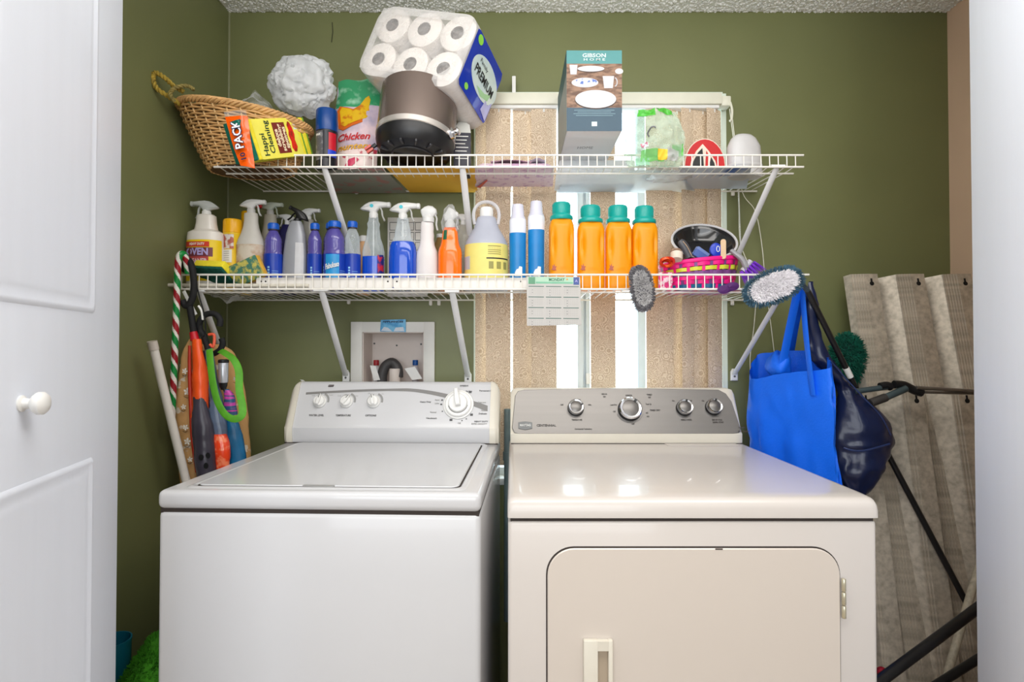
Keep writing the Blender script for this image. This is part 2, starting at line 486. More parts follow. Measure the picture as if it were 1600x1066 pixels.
for i,(a,b) in enumerate(vanes):
    y0 = VY-.012 if i % 2 else VY+.006
    x0, x1 = ax(a,y0), ax(b,y0)
    w = x1-x0; full = .089; dy = math.sqrt(max(0, full*full-w*w)) if w < full else 0
    dy = min(dy, .03)
    q = MB()
    def vf(u, v, x0=x0, x1=x1, y0=y0, dy=dy):
        return Vector((x0+(x1-x0)*u, y0 - dy*.5 + dy*u - .004*math.sin(PI*u) , 0.84 + (hz0-.012-.84)*v))
    def vb(u, v): p = vf(u, v); p.y += .0012; return p
    q.grid(vf, 6, 1); q.grid(vb, 6, 1)
    q.build('vane', M_vane, bl, world=True)
    q = MB(); xm_ = (x0+x1)/2; q.rbox(xm_-.004, xm_+.004, y0-.004, y0+.004, hz0-.024, hz0-.01, .001); q.build('vane_clip', M_whitepl, bl, world=True)
q = MB()
q.tube(bez([at(1142,165,1.93), at(1146,200,1.94), at(1152,250,1.97), at(1155,310,1.97), at(1157,380,1.97), at(1180,440,1.97), at(1179,500,1.97), at(1172,560,1.97), at(1174,600,1.97)],6), .0016, 5)
q.tube(bez([at(1140,170,1.93), at(1148,230,1.96), at(1160,300,1.97), at(1180,330,1.97), at(1190,380,1.97), at(1196,440,1.97), at(1206,520,1.97), at(1212,570,1.97)],6), .0014, 5)
q.build('pull_cord', mat('cord_white', (228,226,210), .6), bl, world=True)
q = MB()
for k in range(60):
    p = at(1152+ k*.10, 250+k*2.6, 1.955); q.ico(p, .0032, 1)
q.build('bead_chain', mat('bead_white', (228,228,220), .4), bl, world=True, kind='stuff')

# ------------------------------------------------------------------ doors (folded bifold panels standing out into the room)
def bifold(name, far, near, top, knob=None):
    far = Vector(far); near = Vector(near)
    d = (near-far); Lw = d.length; d.normalize()
    # face towards the opening centre
    nrm = Vector((-d.y, d.x, 0))
    if nrm.dot(Vector((0, 1.5, 0)) - Vector((far.x, far.y, 0))) < 0: nrm = -nrm
    Mx = frame(far, d, (0,0,1))
    if Mx.to_3x3().col[2].dot(nrm) < 0:
        Mx = frame(near, -d, (0,0,1)); flip = True
    else: flip = False
    q = MB(); q.rbox(0, Lw, 0.01, top, -.034, 0, .003, 2, 0, Mx)
    o = q.build(name, M_door); o['kind'] = 'structure'
    lo, hi = .07, Lw-.06
    def fx(t): return Lw - t if flip else t
    a0, a1 = sorted((fx(.105), fx(Lw-.03)))
    for (z0, z1, arch) in ((0.12, 1.055, .0), (1.315, top-.12, .0)):
        q = MB()
        for k,(ins, h) in enumerate(((0,.0),(.006,.005),(.014,.0015),(.022,.004))):
            pass
        outer = rrect(a0, a1, z0, z1, .01, 3)
        rings = []
        for ins, h in ((0,0),(.004,.0028),(.010,.0028),(.016,.0006),(.026,.0024),(.034,.0024)):
            rings.append([(x, y, h) for x, y in rrect(a0+ins, a1-ins, z0+ins, z1-ins, .01, 3)])
        n = len(rings[0]); vs = [p for r_ in rings for p in r_]; fs = []
        for j in range(len(rings)-1):
            for i in range(n): fs.append((j*n+i, j*n+(i+1)%n, (j+1)*n+(i+1)%n, (j+1)*n+i))
        fs.append([(len(rings)-1)*n+i for i in range(n)])
        q.add(vs, fs, 0, Mx); q.build('panel', M_door, o)
    return o, Mx, flip, Lw
far = (ax(187,1.10), 1.10, 0); d_ = Vector((.263,-1,0)).normalized()
o1, Mx, flip, Lw = bifold('door_1', far, Vector(far)+d_*0.44, 2.42)
kp = None
# knob: intersect the photo ray with the door plane
ray = at(33, 631, 1.0) - Vector((0,0,CAMZ)); n_ = Mx.to_3x3().col[2]; p0 = Mx.translation
t_ = (p0 - Vector((0,0,CAMZ))).dot(n_) / ray.dot(n_); kp = Vector((0,0,CAMZ)) + ray*t_
Mk = Mx.copy(); Mk.translation = kp
q = MB(); q.lathe([(.012,0),(.012,.002),(.008,.004),(.007,.012),(.013,.016),(.0165,.021),(.0165,.027),(.013,.031),(.004,.033)], 24, M=Mk)
q.build('door_handle', M_whitepl, o1)
far = (ax(1520,1.10), 1.10, 0); d_ = Vector((-.263,-1,0)).normalized()
o2, Mx, flip, Lw = bifold('door_2', far, Vector(far)+d_*0.30, 2.42)
for ch in list(o2.children): bpy.data.objects.remove(ch)

# ------------------------------------------------------------------ washer
WA = R(-2.2)
wash = thing('washing_machine', 'white top-loading washing machine on the left with lid shut and four white control knobs', 'washing machine', (-.757, 1.17, 0), (0,0,WA))
Ww, Wd = .692, .69
q = MB(); q.rbox(0, Ww, .004, Wd-.01, .02, .905, .012, 3); q.build('cabinet', M_appl, wash)
q = MB(); q.box(.004, Ww-.004, .008, Wd-.014, .9, .912); q.build('gap_strip', M_gap, wash)
# top deck: profile swept with rounded front, with a lid recess
zt = .949
q = MB(); q.rbox(-.001, Ww+.001, 0, Wd-.008, .909, zt, .013, 4); q.build('top_deck', M_appl, wash)
lx0, lx1, ly0, ly1 = .055, Ww-.045, .032, .585
q = MB()
rings = []
for ins, h in ((-.012,.0002),(-.006,.003),(0,.003),(.004,-.0)):
    rings.append([(x,y,zt+h) for x,y in rrect(lx0+ins, lx1-ins, ly0+ins, ly1-ins, .022, 5)])
n = len(rings[0]); fs = []
for j in range(3):
    for i in range(n): fs.append((j*n+i, j*n+(i+1)%n, (j+1)*n+(i+1)%n, (j+1)*n+i))
q.add([p for r_ in rings for p in r_], fs); q.build('lid_rim', M_appl, wash)
q = MB(); q.prism(rrect(lx0+.0035, lx1-.0035, ly0+.0035, ly1-.004, .02, 5), zt+.0002, zt+.0009); q.build('lid_seam', M_gap, wash)
q = MB(); q.prism(rrect(lx0+.0065, lx1-.007, ly0+.0065, ly1-.006, .02, 5), zt+.0005, zt+.0045, .002)
q.build('lid', M_appl, wash)
q = MB(); q.rbox(.30, .37, ly0+.003, ly0+.012, zt+.001, zt+.005, .001); q.build('lid_lip', M_greyp, wash)
# console
def console(root, w, prof, capw, face_m, cap_m, round_top):
    """prof: (y,z) outline counter-clockwise; end caps are slightly prouder"""
    def ext(x0, x1, grow, m, name, rounded):
        mb = MB(); cy = sum(p[0] for p in prof)/len(prof); cz = sum(p[1] for p in prof)/len(prof)
        ring = lambda g: [(y + (g if y < cy else 0)*-1, z + (g if z > cz else 0)) for y, z in prof]
        secs = [(x0, grow), (x1, grow)]
        vs = []; n = len(prof)
        for x, g in secs:
            for y, z in ring(g): vs.append((x, y, z))
        fs = [(i, (i+1) % n, n+(i+1) % n, n+i) for i in range(n)] + [list(range(n))[::-1], [n+i for i in range(n)]]
        mb.add(vs, fs); return mb.build(name, m, root)
    ext(capw, w-capw, 0, face_m, 'console', False)
    return ext
zb = zt
cprof = [(.598,zb),(.594,.962),(.592,.998),(.596,1.003),(.655,1.132),(.662,1.139),(.672,1.142),(.684,1.140),(.688,1.13),(.688,zb)]
console(wash, Ww, cprof, .028, M_appl, M_cream, True)
for side in (0, 1):
    q = MB(); n = len(cprof)
    xs = [.0,.004,.010,.018,.0285] if side == 0 else [Ww, Ww-.004, Ww-.010, Ww-.018, Ww-.0285]
    dz = [.034,.020,.010,.003,.0]
    vs = []
    for k, x in enumerate(xs):
        for (y, z) in cprof:
            t = (z-zb)/(1.142-zb)
            zz = z - dz[k]*max(0, (t-.6)/.4)
            yy = y + (.010-.002*k if y < .6 and k < 2 else 0) - .0035*(1 if y < .67 else 0)
            vs.append((x, yy, zz+.002*(1 if k > 1 and t > .5 else 0)))
    fs = []
    for k in range(len(xs)-1):
        for i in range(n): fs.append((k*n+i, k*n+(i+1)%n, (k+1)*n+(i+1)%n, (k+1)*n+i))
    fs.append(list(range(n))); fs.append([(len(xs)-1)*n+i for i in range(n)])
    q.add(vs, fs); q.build('console_end_cap', M_cream, wash, sharp=50)
q = MB(); q.box(.003, Ww-.003, .592, .60, zb-.0005, zb+.0025); q.build('console_seam', M_gap, wash)
# slanted control face frame: x along the machine, y up the slope, z out
base = Vector((0,.596,1.003)); slope = Vector((0,.059,.129)); SL = slope.length
def WM(x, s, off=.0006): 
    M = frame(base + slope.normalized()*s + Vector((x,0,0)), (1,0,0), slope)
    return M @ Matrix.Translation((0,0,off))
# stripe: a thin curve that widens on the right
q = MB(); N_ = 40; vs = []
for i in range(N_+1):
    t = i/N_; x = .052 + t*(.655-.052)
    if t < .55: c = .112 + .014*math.sin(PI*min(1,t/.55)*.5)
    else: c = .126 - .062*((t-.55)/.45)**1.6
    h = .0050 + .0070*max(0, (t-.45)/.55)
    vs += [(x, c-h, 0), (x, c+h*.6, 0)]
q.add(vs, [(2*i, 2*i+2, 2*i+3, 2*i+1) for i in range(N_)], 0, WM(0,0,.0007))
q.build('grey_stripe', mat('stripe_grey',(126,124,122),.5,var=.03), wash)
q = MB(); q.prism([(-.0095,-.0035),(.008,-.0035),(.0095,.0035),(-.008,.0035)], 0, .0012, M=WM(.132,.138)); bd = q.build('badge', M_black, wash)
text('Kenmore', 'lettering', bd, mat('badge_silver',(176,160,160),.4), .0062, WM(.132,.138,.0018), width=.014)
def knob(root, M, r, ang, body, mark, parts=('dial','grip')):
    q = MB(); q.lathe([(r*1.0,0),(r,.004),(r*.93,.006),(r*.86,.0065),(r*.80,.014),(r*.74,.0155)], 32, M=M)
    k = q.build('knob', body, root)
    q = MB(); Mr = M @ Matrix.Rotation(ang, 4, 'Z')
    q.prism([(-r*.2,-r*.72),(r*.2,-r*.72),(r*.3,0),(r*.17,r*.78),(0,r*1.02),(-r*.17,r*.78),(-r*.3,0)], .010, .024, .002, M=Mr)
    g = q.build('knob_grip', body, k)
    q = MB(); q.box(-r*.05, r*.05, r*.3, r*.9, .0235, .0245, M=Mr); q.build('pointer_line', mark, k)
    return k
def arc_patch(r0, r1, a0, a1, M, n=16):
    q = MB(); vs = []
    for i in range(n+1):
        a = a0+(a1-a0)*i/n; vs += [(r0*math.cos(a), r0*math.sin(a), 0), (r1*math.cos(a), r1*math.sin(a), 0)]
    return q.add(vs, [(2*i,2*i+1,2*i+3,2*i+2) for i in range(n)], 0, M)
ks = .083
for x, ang, t in ((.104, R(-12), 'WATER LEVEL'), (.192, R(-35), 'TEMPERATURE'), (.282, R(15), 'OPTIONS')):
    q = arc_patch(.0205, .0275, R(-15), R(70), WM(x+.003,ks+.004)); q.build('dial_arc', M_greyp, wash)
    q = arc_patch(.0215, .0245, R(100), R(190), WM(x+.001,ks+.002)); q.build('dial_arc', M_greyp, wash)
    knob(wash, WM(x,ks), .0215, ang, M_whitepl, M_dgrey)
    text(t, 'lettering', wash, M_dgrey, .0085, WM(x-.004, .036), width=.05 if len(t) > 8 else .036, bold=.0003)
text('Low', 'lettering', wash, M_greyp, .006, WM(.079,.104)); text('Super', 'lettering', wash, M_greyp, .006, WM(.137,.106))
text('Cold', 'lettering', wash, M_greyp, .006, WM(.165,.103)); text('Hot', 'lettering', wash, M_greyp, .006, WM(.222,.103))
text('Off', 'lettering', wash, M_greyp, .006, WM(.262,.112)); text('On', 'lettering', wash, M_greyp, .006, WM(.308,.110))
# timer dial
tx, ts = .560, .075
q = MB(); q.lathe([(.049,0),(.049,.002),(.046,.003)], 40, M=WM(tx,ts)); tr_ = q.build('timer_ring', M_whitepl, wash)
q = arc_patch(.0485, .0500, 0, 2*PI, WM(tx,ts,.001), 48); q.build('timer_outline', M_greyp, wash)
q = MB(); q.lathe([(.043,.002),(.043,.009),(.040,.012),(.031,.0125),(.030,.020),(.028,.022)], 40, M=WM(tx,ts)); k = q.build('knob', M_whitepl, wash)
q = MB(); q.prism([(-.008,-.012),(.008,-.012),(.009,.010),(.006,.046),(-.006,.046),(-.009,.010)], .018, .036, .003, M=WM(tx,ts)@Matrix.Rotation(R(10),4,'Z')); q.build('knob_grip', M_whitepl, k)
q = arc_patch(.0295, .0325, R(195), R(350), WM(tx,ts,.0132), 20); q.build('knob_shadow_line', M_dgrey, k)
for a, sz in ((50,.0045),(-38,.0045),(-112,.0045),(165,.003),(180,.003),(205,.002),(-60,.002),(-75,.002)):
    q = MB(); x = tx+.056*math.cos(R(a)); s_ = ts+.056*math.sin(R(a))
    q.box(-sz, sz, -sz*.8, sz*.8, 0, .0004, M=WM(x,s_,.001)); q.build('cycle_mark', M_dgrey, wash)
for t, x, s_, w in (('SPEEDS',.575,.139,.028),('Permanent Press',.652-.0,.122,.052),('Heavy Duty',.452,.083,.036),('Normal',.480,.048,.020),('Handwash',.476,.028,.034),('Delicate',.64,.044,.026),('Rinse',.642,.055,.014),
                    ('Express',.636,.082,.026),('Off',.566,.012,.010),('HEAVY DUTY',.636,.018,.044),('SUPER CAPACITY',.630,.010,.050),('Super',.49,.09,.016),('Light',.49,.078,.014),('Final Rinse',.592,.120,.02)):
    text(t, 'lettering', wash, M_dgrey if s_ > .1 or len(t) in (8,10) else M_greyp, .0064, WM(x,s_,.0012), width=w, bold=.0002)

# grey pipe and hose between the machines
q = MB(); p0 = at(793,600,1.93); q.tube([(p0.x,1.93,.3),(p0.x,1.93,1.04)], .0125, 12); q.lathe([(.016,0),(.016,.03)], 12, c=(p0.x,1.93,.86))
tag(q.build('standpipe', mat('grey_pipe',(120,138,140),.4,var=.08)), 'thin grey pipe standing in the gap between the two machines', 'pipe')

# ------------------------------------------------------------------ dryer
dry = thing('clothes_dryer', 'white front-loading dryer on the right with a brushed steel control panel', 'dryer', (-.009, 1.10, 0))
Dw = .744
q = MB(); q.rbox(.001, Dw-.002, .004, .715, .02, .906, .008, 3); q.build('cabinet', M_appl_warm, dry)
q = MB(); q.box(.006, Dw-.008, .007, .71, .9, .914); q.build('gap_strip', M_gap, dry)
q = MB(); prof = [(0,.912),(0,.932),(.003,.942),(.009,.948),(.018,.9505),(.05,.9515),(.60,.9515),(.72,.9515),(.72,.912)]
n = len(prof)
xs = [(.0,-.012,.006),(.0015,-.006,.002),(.006,-.0015,.0006),(.016,0,0),(Dw-.016,0,0),(Dw-.006,-.0015,.0006),(Dw-.0015,-.006,.002),(Dw,-.012,.006)]
vs = []
for x, dz, dy in xs:
    for y, z in prof: vs.append((x, y+(dy if y < .3 else 0), z+(dz*(1 if z > .93 else 0))))
fs = []
for k in range(len(xs)-1):
    for i in range(n): fs.append((k*n+i, k*n+(i+1)%n, (k+1)*n+(i+1)%n, (k+1)*n+i))
fs.append(list(range(n))); fs.append([(len(xs)-1)*n+i for i in range(n)])
q.add(vs, fs); q.build('top_panel', M_appl_warm, dry, sharp=50)
q = MB(); q.prism(rrect(.49, .715, .595, .634, .004, 2), .9515, .9530, .0007); q.build('lint_flap', M_appl_warm, dry)
# door in its seam
dx0, dx1, dz0, dz1 = ax(853,1.10)+.009, ax(1311,1.10)+.009, .22, az(855,1.10)
MF = Matrix(((1,0,0,0),(0,0,-1,.004),(0,1,0,0),(0,0,0,1)))   # x, z-up, out towards the room
q = MB(); q.prism(rrect(dx0, dx1, dz0, dz1, .056, 10), -.002, .0007, M=MF); q.build('door_seam', M_gap, dry)
q = MB(); q.prism(rrect(dx0+.0028, dx1-.0018, dz0+.002, dz1-.0030, .054, 10), 0, .0045, .0018, M=MF); dd = q.build('door', mat('door_enamel',(209,199,189),.2,var=.012,vscale=2.5,coat=.2), dry)
hx0, hx1 = ax(910,1.1)+.009, ax(955,1.1)+.009; hz1 = az(997,1.1)
sx0, sx1 = ax(932,1.1)+.009, ax(948,1.1)+.009; sz1 = az(1013,1.1)
# recessed pull: a frame round a sloping slot
q = MB()
q.rbox(hx0, sx0, -.012, -.0004, .45, hz1, .002); q.rbox(sx1, hx1, -.012, -.0004, .45, hz1, .002)
q.box(sx0-.002, sx1+.002, -.0115, -.001, sz1, hz1-.0015)
q.box(sx0-.002, sx1+.002, -.0115, -.001, .4505, .47)
q.build('handle', M_cream, dd)
q = MB(); q.add([(sx0,-.0009,.47),(sx1,-.0009,.47),(sx1,-.0009,sz1),(sx0,-.0009,sz1)], [(0,1,2,3)]); q.build('pull_slot', mat('slot_shade',(176,160,140),.6,var=.02), dd)
q = MB(); hx = dx1+.003
z0, z1 = az(965,1.1), az(902,1.1); hl = (z1-z0)/3
for k in range(3):
    q.lathe([(.0035,0),(.0042,.001),(.0042,hl-.003),(.0035,hl-.002)], 10, c=(hx, -.0035, z0+k*hl))
q.build('hinge', mat('nickel_hinge',(206,200,176),.3,metal=.7), dry)
q = MB(); q.prism([(0.415,-.001),(.43,-.001),(.43,.0012),(.415,.0012)], .0044, .0052, M=Matrix.Translation((0,0,dz1-.004))@MF) ; q.build('paint_chip', M_gap, dd)
# console
dc = [(.634,.9515),(.632,.957),(.632,.982),(.640,.988),(.700,1.118),(.706,1.122),(.728,1.122),(.730,.9515)]
q = MB(); poly = dc; n = len(poly); secs = [(.004,.9),(.010,.97),(.030,1),(Dw-.030,1),(Dw-.012,.97),(Dw-.006,.9)]
vs = []
for x, g in secs:
    for y, z in poly: vs.append((x, y + (1-g)*.05*(1 if y < .7 else 0), .9515+(z-.9515)*(g if z > 1.05 else 1)))
fs = []
for k in range(len(secs)-1):
    for i in range(n): fs.append((k*n+i, k*n+(i+1)%n, (k+1)*n+(i+1)%n, (k+1)*n+i))
fs.append(list(range(n))); fs.append([(len(secs)-1)*n+i for i in range(n)])
q.add(vs, fs); q.build('console', M_cream, dry, sharp=40)
dbase = Vector((0,.640,.988)); dsl = Vector((0,.060,.130)); DSL = dsl.length
def DM(x, s, off=.0006):
    return frame(dbase+dsl.normalized()*s+Vector((x,0,0)), (1,0,0), dsl) @ Matrix.Translation((0,0,off))
q = MB()
pl = [(.016,-.004),(.030,-.008),(Dw-.035,-.008),(Dw-.016,-.004),(Dw-.009,.008),(Dw-.022,.10),(Dw-.036,.128),(Dw-.058,.1415),(Dw-.30,.1455),(.30,.1455),(.05,.1415),(.028,.136),(.019,.120),(.009,.012)]
q.prism(pl, 0, .004, .0015, M=DM(0,0,.0004)); q.build('steel_panel', M_steel, dry)
q = MB(); q.box(.006, Dw-.008, .6315, .636, .9512, .9535); q.build('console_seam', M_gap, dry)
def steel_knob(px, py, r, ang):
    Y = 1.79; x = ax(px, Y)+.009; s = (az(py, Y) - .988)/dsl.normalized().z
    M = DM(x, s, .0045)
    q = MB(); q.lathe([(r*1.12,0),(r*1.12,.004),(r*1.05,.012)], 32, M=M); k = q.build('knob', M_black, dry)
    q = MB(); q.lathe([(r*1.06,.011),(r*1.08,.018),(r*.98,.0215),(r*.80,.0205),(r*.78,.0185)], 36, M=M); q.build('chrome_ring', M_chrome, k)
    q = MB(); q.lathe([(r*.79,.012),(r*.79,.0185),(r*.70,.0200)], 32, M=M); q.build('knob_face', M_steel, k)
    q = MB(); Mr = M @ Matrix.Rotation(ang,4,'Z'); q.box(-r*.12, r*.12, r*.72, r*1.02, .02, .0225, M=Mr); q.build('pointer', M_black, k)
    return x, s
for px, py, r, a in ((898,638,.0235,R(-70)),(981,640,.034,R(-35)),(1065,638,.0235,R(-15)),(1110,637,.0235,R(-15))):
    x, s = steel_knob(px, py, r, a)
    if r > .03:
        q = arc_patch(r*1.28, r*1.31, R(200), R(340), DM(x,s,.0050), 24); q.build('dial_arc', M_dgrey, dry)
Mdk = mat('panel_print', (58,52,50), .5)
for t, px, py, w in (('TEMPERATURE',899,655,.034),('AUTOMATIC DRY',982,619,.022),('OFF',984,661,.01),('WRINKLE CONTROL',1066,655,.036),('END OF CYCLE',1113,655,.032),('SIGNAL / START',1114,658.5,.036),('REGULAR',944,617,.018),('DRY',944,621,.009),
                     ('TIMED',1014,618,.018),('DRY',1014,622,.009),('TIMED DRY',1020,641,.034),('Less Dry',957,633,.022),('Off',957,643,.009),('Off',877,633,.010),('High',920,633,.010),('Medium',902,625,.018),('60',1008,650,.008),('Touch Up',1011,632,.018),
                     ('40',1007,645,.008),('On',1050,627,.008),('Off',1077,627,.008),('On',1096,627,.008),
                     ('Commercial Technology',908,668,.055),('DAMP DRY',1148,666,.02),('ENERGY PREFERRED',1150,671.5,.034)):
    Y = 1.79; s = (az(py,Y)-.988)/dsl.normalized().z
    text(t, 'lettering', dry, Mdk, .0070, DM(ax(px,Y)+.009, s, .0050), width=w, bold=.00022)
Y = 1.76; s = (az(665,Y)-.988)/dsl.normalized().z
text('CENTENNIAL', 'lettering', dry, Mdk, .010, DM(ax(853,Y)+.009, s, .0050), width=.062, bold=.0003)
q = MB(); q.prism([(-.022,-.010),(0,-.015),(.022,-.010),(.022,.010),(0,.0135),(-.022,.010)], 0, .002, .0006, M=DM(ax(820,Y)+.010, s, .0046))
bd = q.build('badge', mat('badge_grey',(104,106,106),.4,metal=.3), dry)
text('MAYTAG', 'lettering', bd, mat('badge_light',(206,206,202),.4), .0105, DM(ax(820,Y)+.010, s, .0072), width=.034, bold=.0003)

# ------------------------------------------------------------------ washer outlet box
ob = thing('washer_outlet_box', 'white recessed water outlet box with red and blue valves in the green wall', 'outlet box', (ax(613,D), D, az(560,D)))
ox0, ox1, oz1, oz0 = ax(548,D-.012), ax(679,D-.012), az(503,D-.012), az(503,D-.012)-.30
ix0, ix1, iz1 = ax(566,D-.012), ax(662,D-.012), az(519,D-.012)
q = MB()
q.rbox(ox0, ix0, D-.014, D+.0, oz0, oz1, .002); q.rbox(ix1, ox1, D-.014, D, oz0, oz1, .002); q.box(ix0-.001, ix1+.001, D-.0135, D, iz1, oz1-.0005)
q.box(ix0-.001, ix1+.001, D-.0135, D, oz0, oz0+.03)
q.build('face_frame', mat('outlet_white',(224,222,216),.5,var=.02,bump=.05,bscale=14), ob, world=True)
# the box behind it, let into the wall
q = MB(); tb = D+.118
q.box(ix0, ix1, tb, tb+.004, oz0+.03, iz1); q.build('back_plate', mat('outlet_back',(224,212,204),.45,var=.02), ob, world=True)
q = MB()
q.box(ix0+.0003, ix0+.003, D-.006, tb, oz0+.03, iz1); q.box(ix1-.003, ix1-.0003, D-.006, tb, oz0+.03, iz1)
q.box(ix0, ix1, D-.006, tb, iz1-.003, iz1-.0003); q.box(ix0, ix1, D-.006, tb, oz0+.0303, oz0+.033)
q.build('box_liner', mat('outlet_back',(0,0,0)), ob, world=True)
for px, py in ((585,537),(620,540),(658,538)):
    q = MB(); p = at(px,py,tb); q.lathe([(.0035,0),(.0035,.002)], 10, M=frame((p.x,tb-.0003,p.z),(1,0,0),(0,0,1))); q.build('screw', M_dgrey, ob, world=True)
for px, nm, c, lab in ((588,'red',(158,30,40),'red valve cap'),(649,'blue',(20,80,150),'blue valve cap')):
    p = at(px, 566, 2.06)
    q = MB(); q.lathe([(.0100,0),(.0105,.003),(.0105,.018),(.009,.020)], 16, c=(p.x,p.y,az(571,2.06))); q.build('valve_cap', mat(nm+'_valve',c,.35), ob, label=lab, world=True)
    q = MB(); q.lathe([(.015,0),(.015,.018),(.011,.022),(.008,.030)], 14, c=(p.x,p.y,az(584,2.06)))
    q.tube([(p.x,p.y,az(584,2.06)),(p.x,2.058,az(600,2.05)),(p.x,2.055,az(604,2.05))], .0125, 10); q.build('valve_hose', mat('pale_hose',(206,200,202),.4), ob, world=True)
q = MB(); q.tube(bez([at(598,604,2.05),at(597,588,2.05),at(602,573,2.05),at(613,567,2.05),at(621,576,2.045),at(622,590,2.04)],5), .019, 12); q.build('drain_hose', mat('dark_grey_hose',(70,68,68),.45), ob, world=True)
q = MB(); p = at(617,576,2.035); q.lathe([(.021,0),(.021,.05),(.0185,.052)], 18, c=(p.x,p.y,az(576,2.035)-.052)); q.build('hose_collar', mat('outlet_back',(0,0,0)), ob, world=True)
for pts in ([at(632,576,2.03),at(648,573,2.03),at(660,592,2.02),at(644,594,2.02)], [at(578,571,2.035),at(587,572,2.035),at(594,594,2.03),at(584,595,2.03)]):
    q = MB(); q.add(pts, [(0,1,2,3)]); q.build('paper_tag', M_whitepl, ob, world=True)
# business card stuck at the top of the box
cd = thing('business_card', 'small blue business card tucked over the top of the white outlet box', 'card', at(614,509,1.978))
q = MB(); a = at(594,518,1.982); b_ = at(634,519,1.982); c_ = at(634,499,1.980); d2 = at(595,500,1.980)
q.add([a,b_,c_,d2]+[v+Vector((0,.0008,0)) for v in (a,b_,c_,d2)], [(0,1,2,3),(7,6,5,4),(0,4,5,1),(1,5,6,2),(2,6,7,3),(3,7,4,0)])
q.build('card_stock', mat('card_blue',(60,150,205),.4,col2=(110,185,225),v2=(.4,.6),vscale=40), cd, world=True)
for pts in ([at(615,518,1.9815),at(632,518,1.9815),at(630,511,1.981),at(618,512,1.981)], [at(595,517,1.9815),at(613,518,1.9815),at(606,512,1.981),at(600,511,1.981)]):
    q = MB(); q.add(pts,[(0,1,2,3)]); q.build('card_picture', mat('card_pale',(206,216,226),.5), cd, world=True)
text('APPLIANCES', 'lettering', cd, mat('card_ink',(20,30,60),.5), .008, frame(at(614,503,1.9795)-cd.location,(1,0,0),(0,0,1)), width=.075, bold=.0003)

# ------------------------------------------------------------------ wire shelves
SF = 1.68          # depth of the shelf fronts
ZU = az(261, SF)   # wire level of the upper shelf
ZL = az(452, SF)   # wire level of the lower shelf
def wire_shelf(label, x0, x1, z, zback, lip, pitch, first):
    t = thing('wire_shelf', label, 'shelf', ((x0+x1)/2, SF, z), group=None)
    cx = (x0+x1)/2
    for nm, y, zz, r, a, b in (('lip_rail',SF,lip,.0032,x0-.012,x1+.006),('lip_rail',SF,0,.0032,x0-.012,x1+.006),('support_rail',SF+.05,-.0045,.0030,x0,x1),('back_rail',D-.012,zback-z,.0030,x0,x1)):
        q = MB(); q.tube([(a-cx,y-SF,zz),(b-cx,y-SF,zz)], r, 8); q.build(nm, M_wire, t)
    q = MB(); q.tube([(0,-.0,lip+.001),(0,-.0012,.002),(0,.002,.0035),(0,.05,.002-.05*.0),(0,D-.012-SF,zback-z+.0035)], .0017, 5)
    w = q.build('wire', M_wire, t); w.location.x = x0-cx
    n = int((x1-x0)/pitch)
    for i in range(1, n+1):
        c = copy_part(w, t); c.location.x = x0-cx+i*pitch
    return t
up = wire_shelf('upper white wire shelf holding the basket, pot and toilet paper', ax(338,SF), ax(1255,SF), ZU, az(299,D-.012), .0365, .0266, 0)
lo = wire_shelf('lower white wire shelf lined with cleaning bottles', ax(283,SF), ax(1262,SF), ZL, az(469,D-.012), .0445, .0268, 0)
def bracket(shelf, pxt, pyt, pxb, pyb):
    a = at(pxt, pyt, SF+.012); b = at(pxb, pyb, D-.014)
    q = MB(); d = (b-a).normalized()
    q.tube([a-d*.012, a, a+d*.02, b-d*.02, b], [.006,.0075,.0085,.0085,.008], 8, flat=(1.25,.55))
    o = q.build('strut', M_strut, shelf, world=True)
    q = MB(); Mb = frame((b.x, D-.001, b.z), (1,0,0), (0,0,1))
    q.prism([(-.013,-.026),(.013,-.026),(.013,.006),(.006,.018),(-.006,.018),(-.013,.006)], 0, .012, .003, M=Mb)
    q.build('strut_foot', M_strut, shelf, world=True)
    q = MB(); q.lathe([(.0038,.012),(.0038,.014)], 10, M=Mb@Matrix.Translation((0,-.010,0))); q.build('screw', M_dgrey, shelf, world=True)
    q = MB(); q.tube([a+Vector((-.022,-.010,.006)), a+Vector((.022,-.010,.006))], .0042, 8); q.build('strut_hook', M_strut, shelf, world=True)
for b in ((508,266,560,428),(723,266,741,428),(1213,264,1140,428)): bracket(up, *b)
for b in ((312,458,360,588),(503,457,540,586),(707,459,731,588),(1222,458,1148,584)): bracket(lo, *b)
for sh, lst in ((up,((557,300),(1145,303))),(lo,((545,472),(673,474),(686,474),(1144,474)))):
    for px, py in lst:
        q = MB(); p = at(px,py,D-.006); q.rbox(p.x-.006,p.x+.006,D-.012,D,p.z-.008,p.z+.010,.003); 
        q.tube([(p.x,D-.012,p.z-.001),(p.x,D-.0135,p.z-.001)], .003, 8); q.build('wall_clip', M_wire, sh, world=True)
# the long white tube running through the lower lip
q = MB(); q.tube([(XL1+.035, SF+.012, az(445,SF)), (ax(480,SF), SF+.012, az(446,SF))], .006, 10)
tag(q.build('curtain_rod', M_cream), 'thin cream rod lying along the left part of the lower shelf front', 'rod')

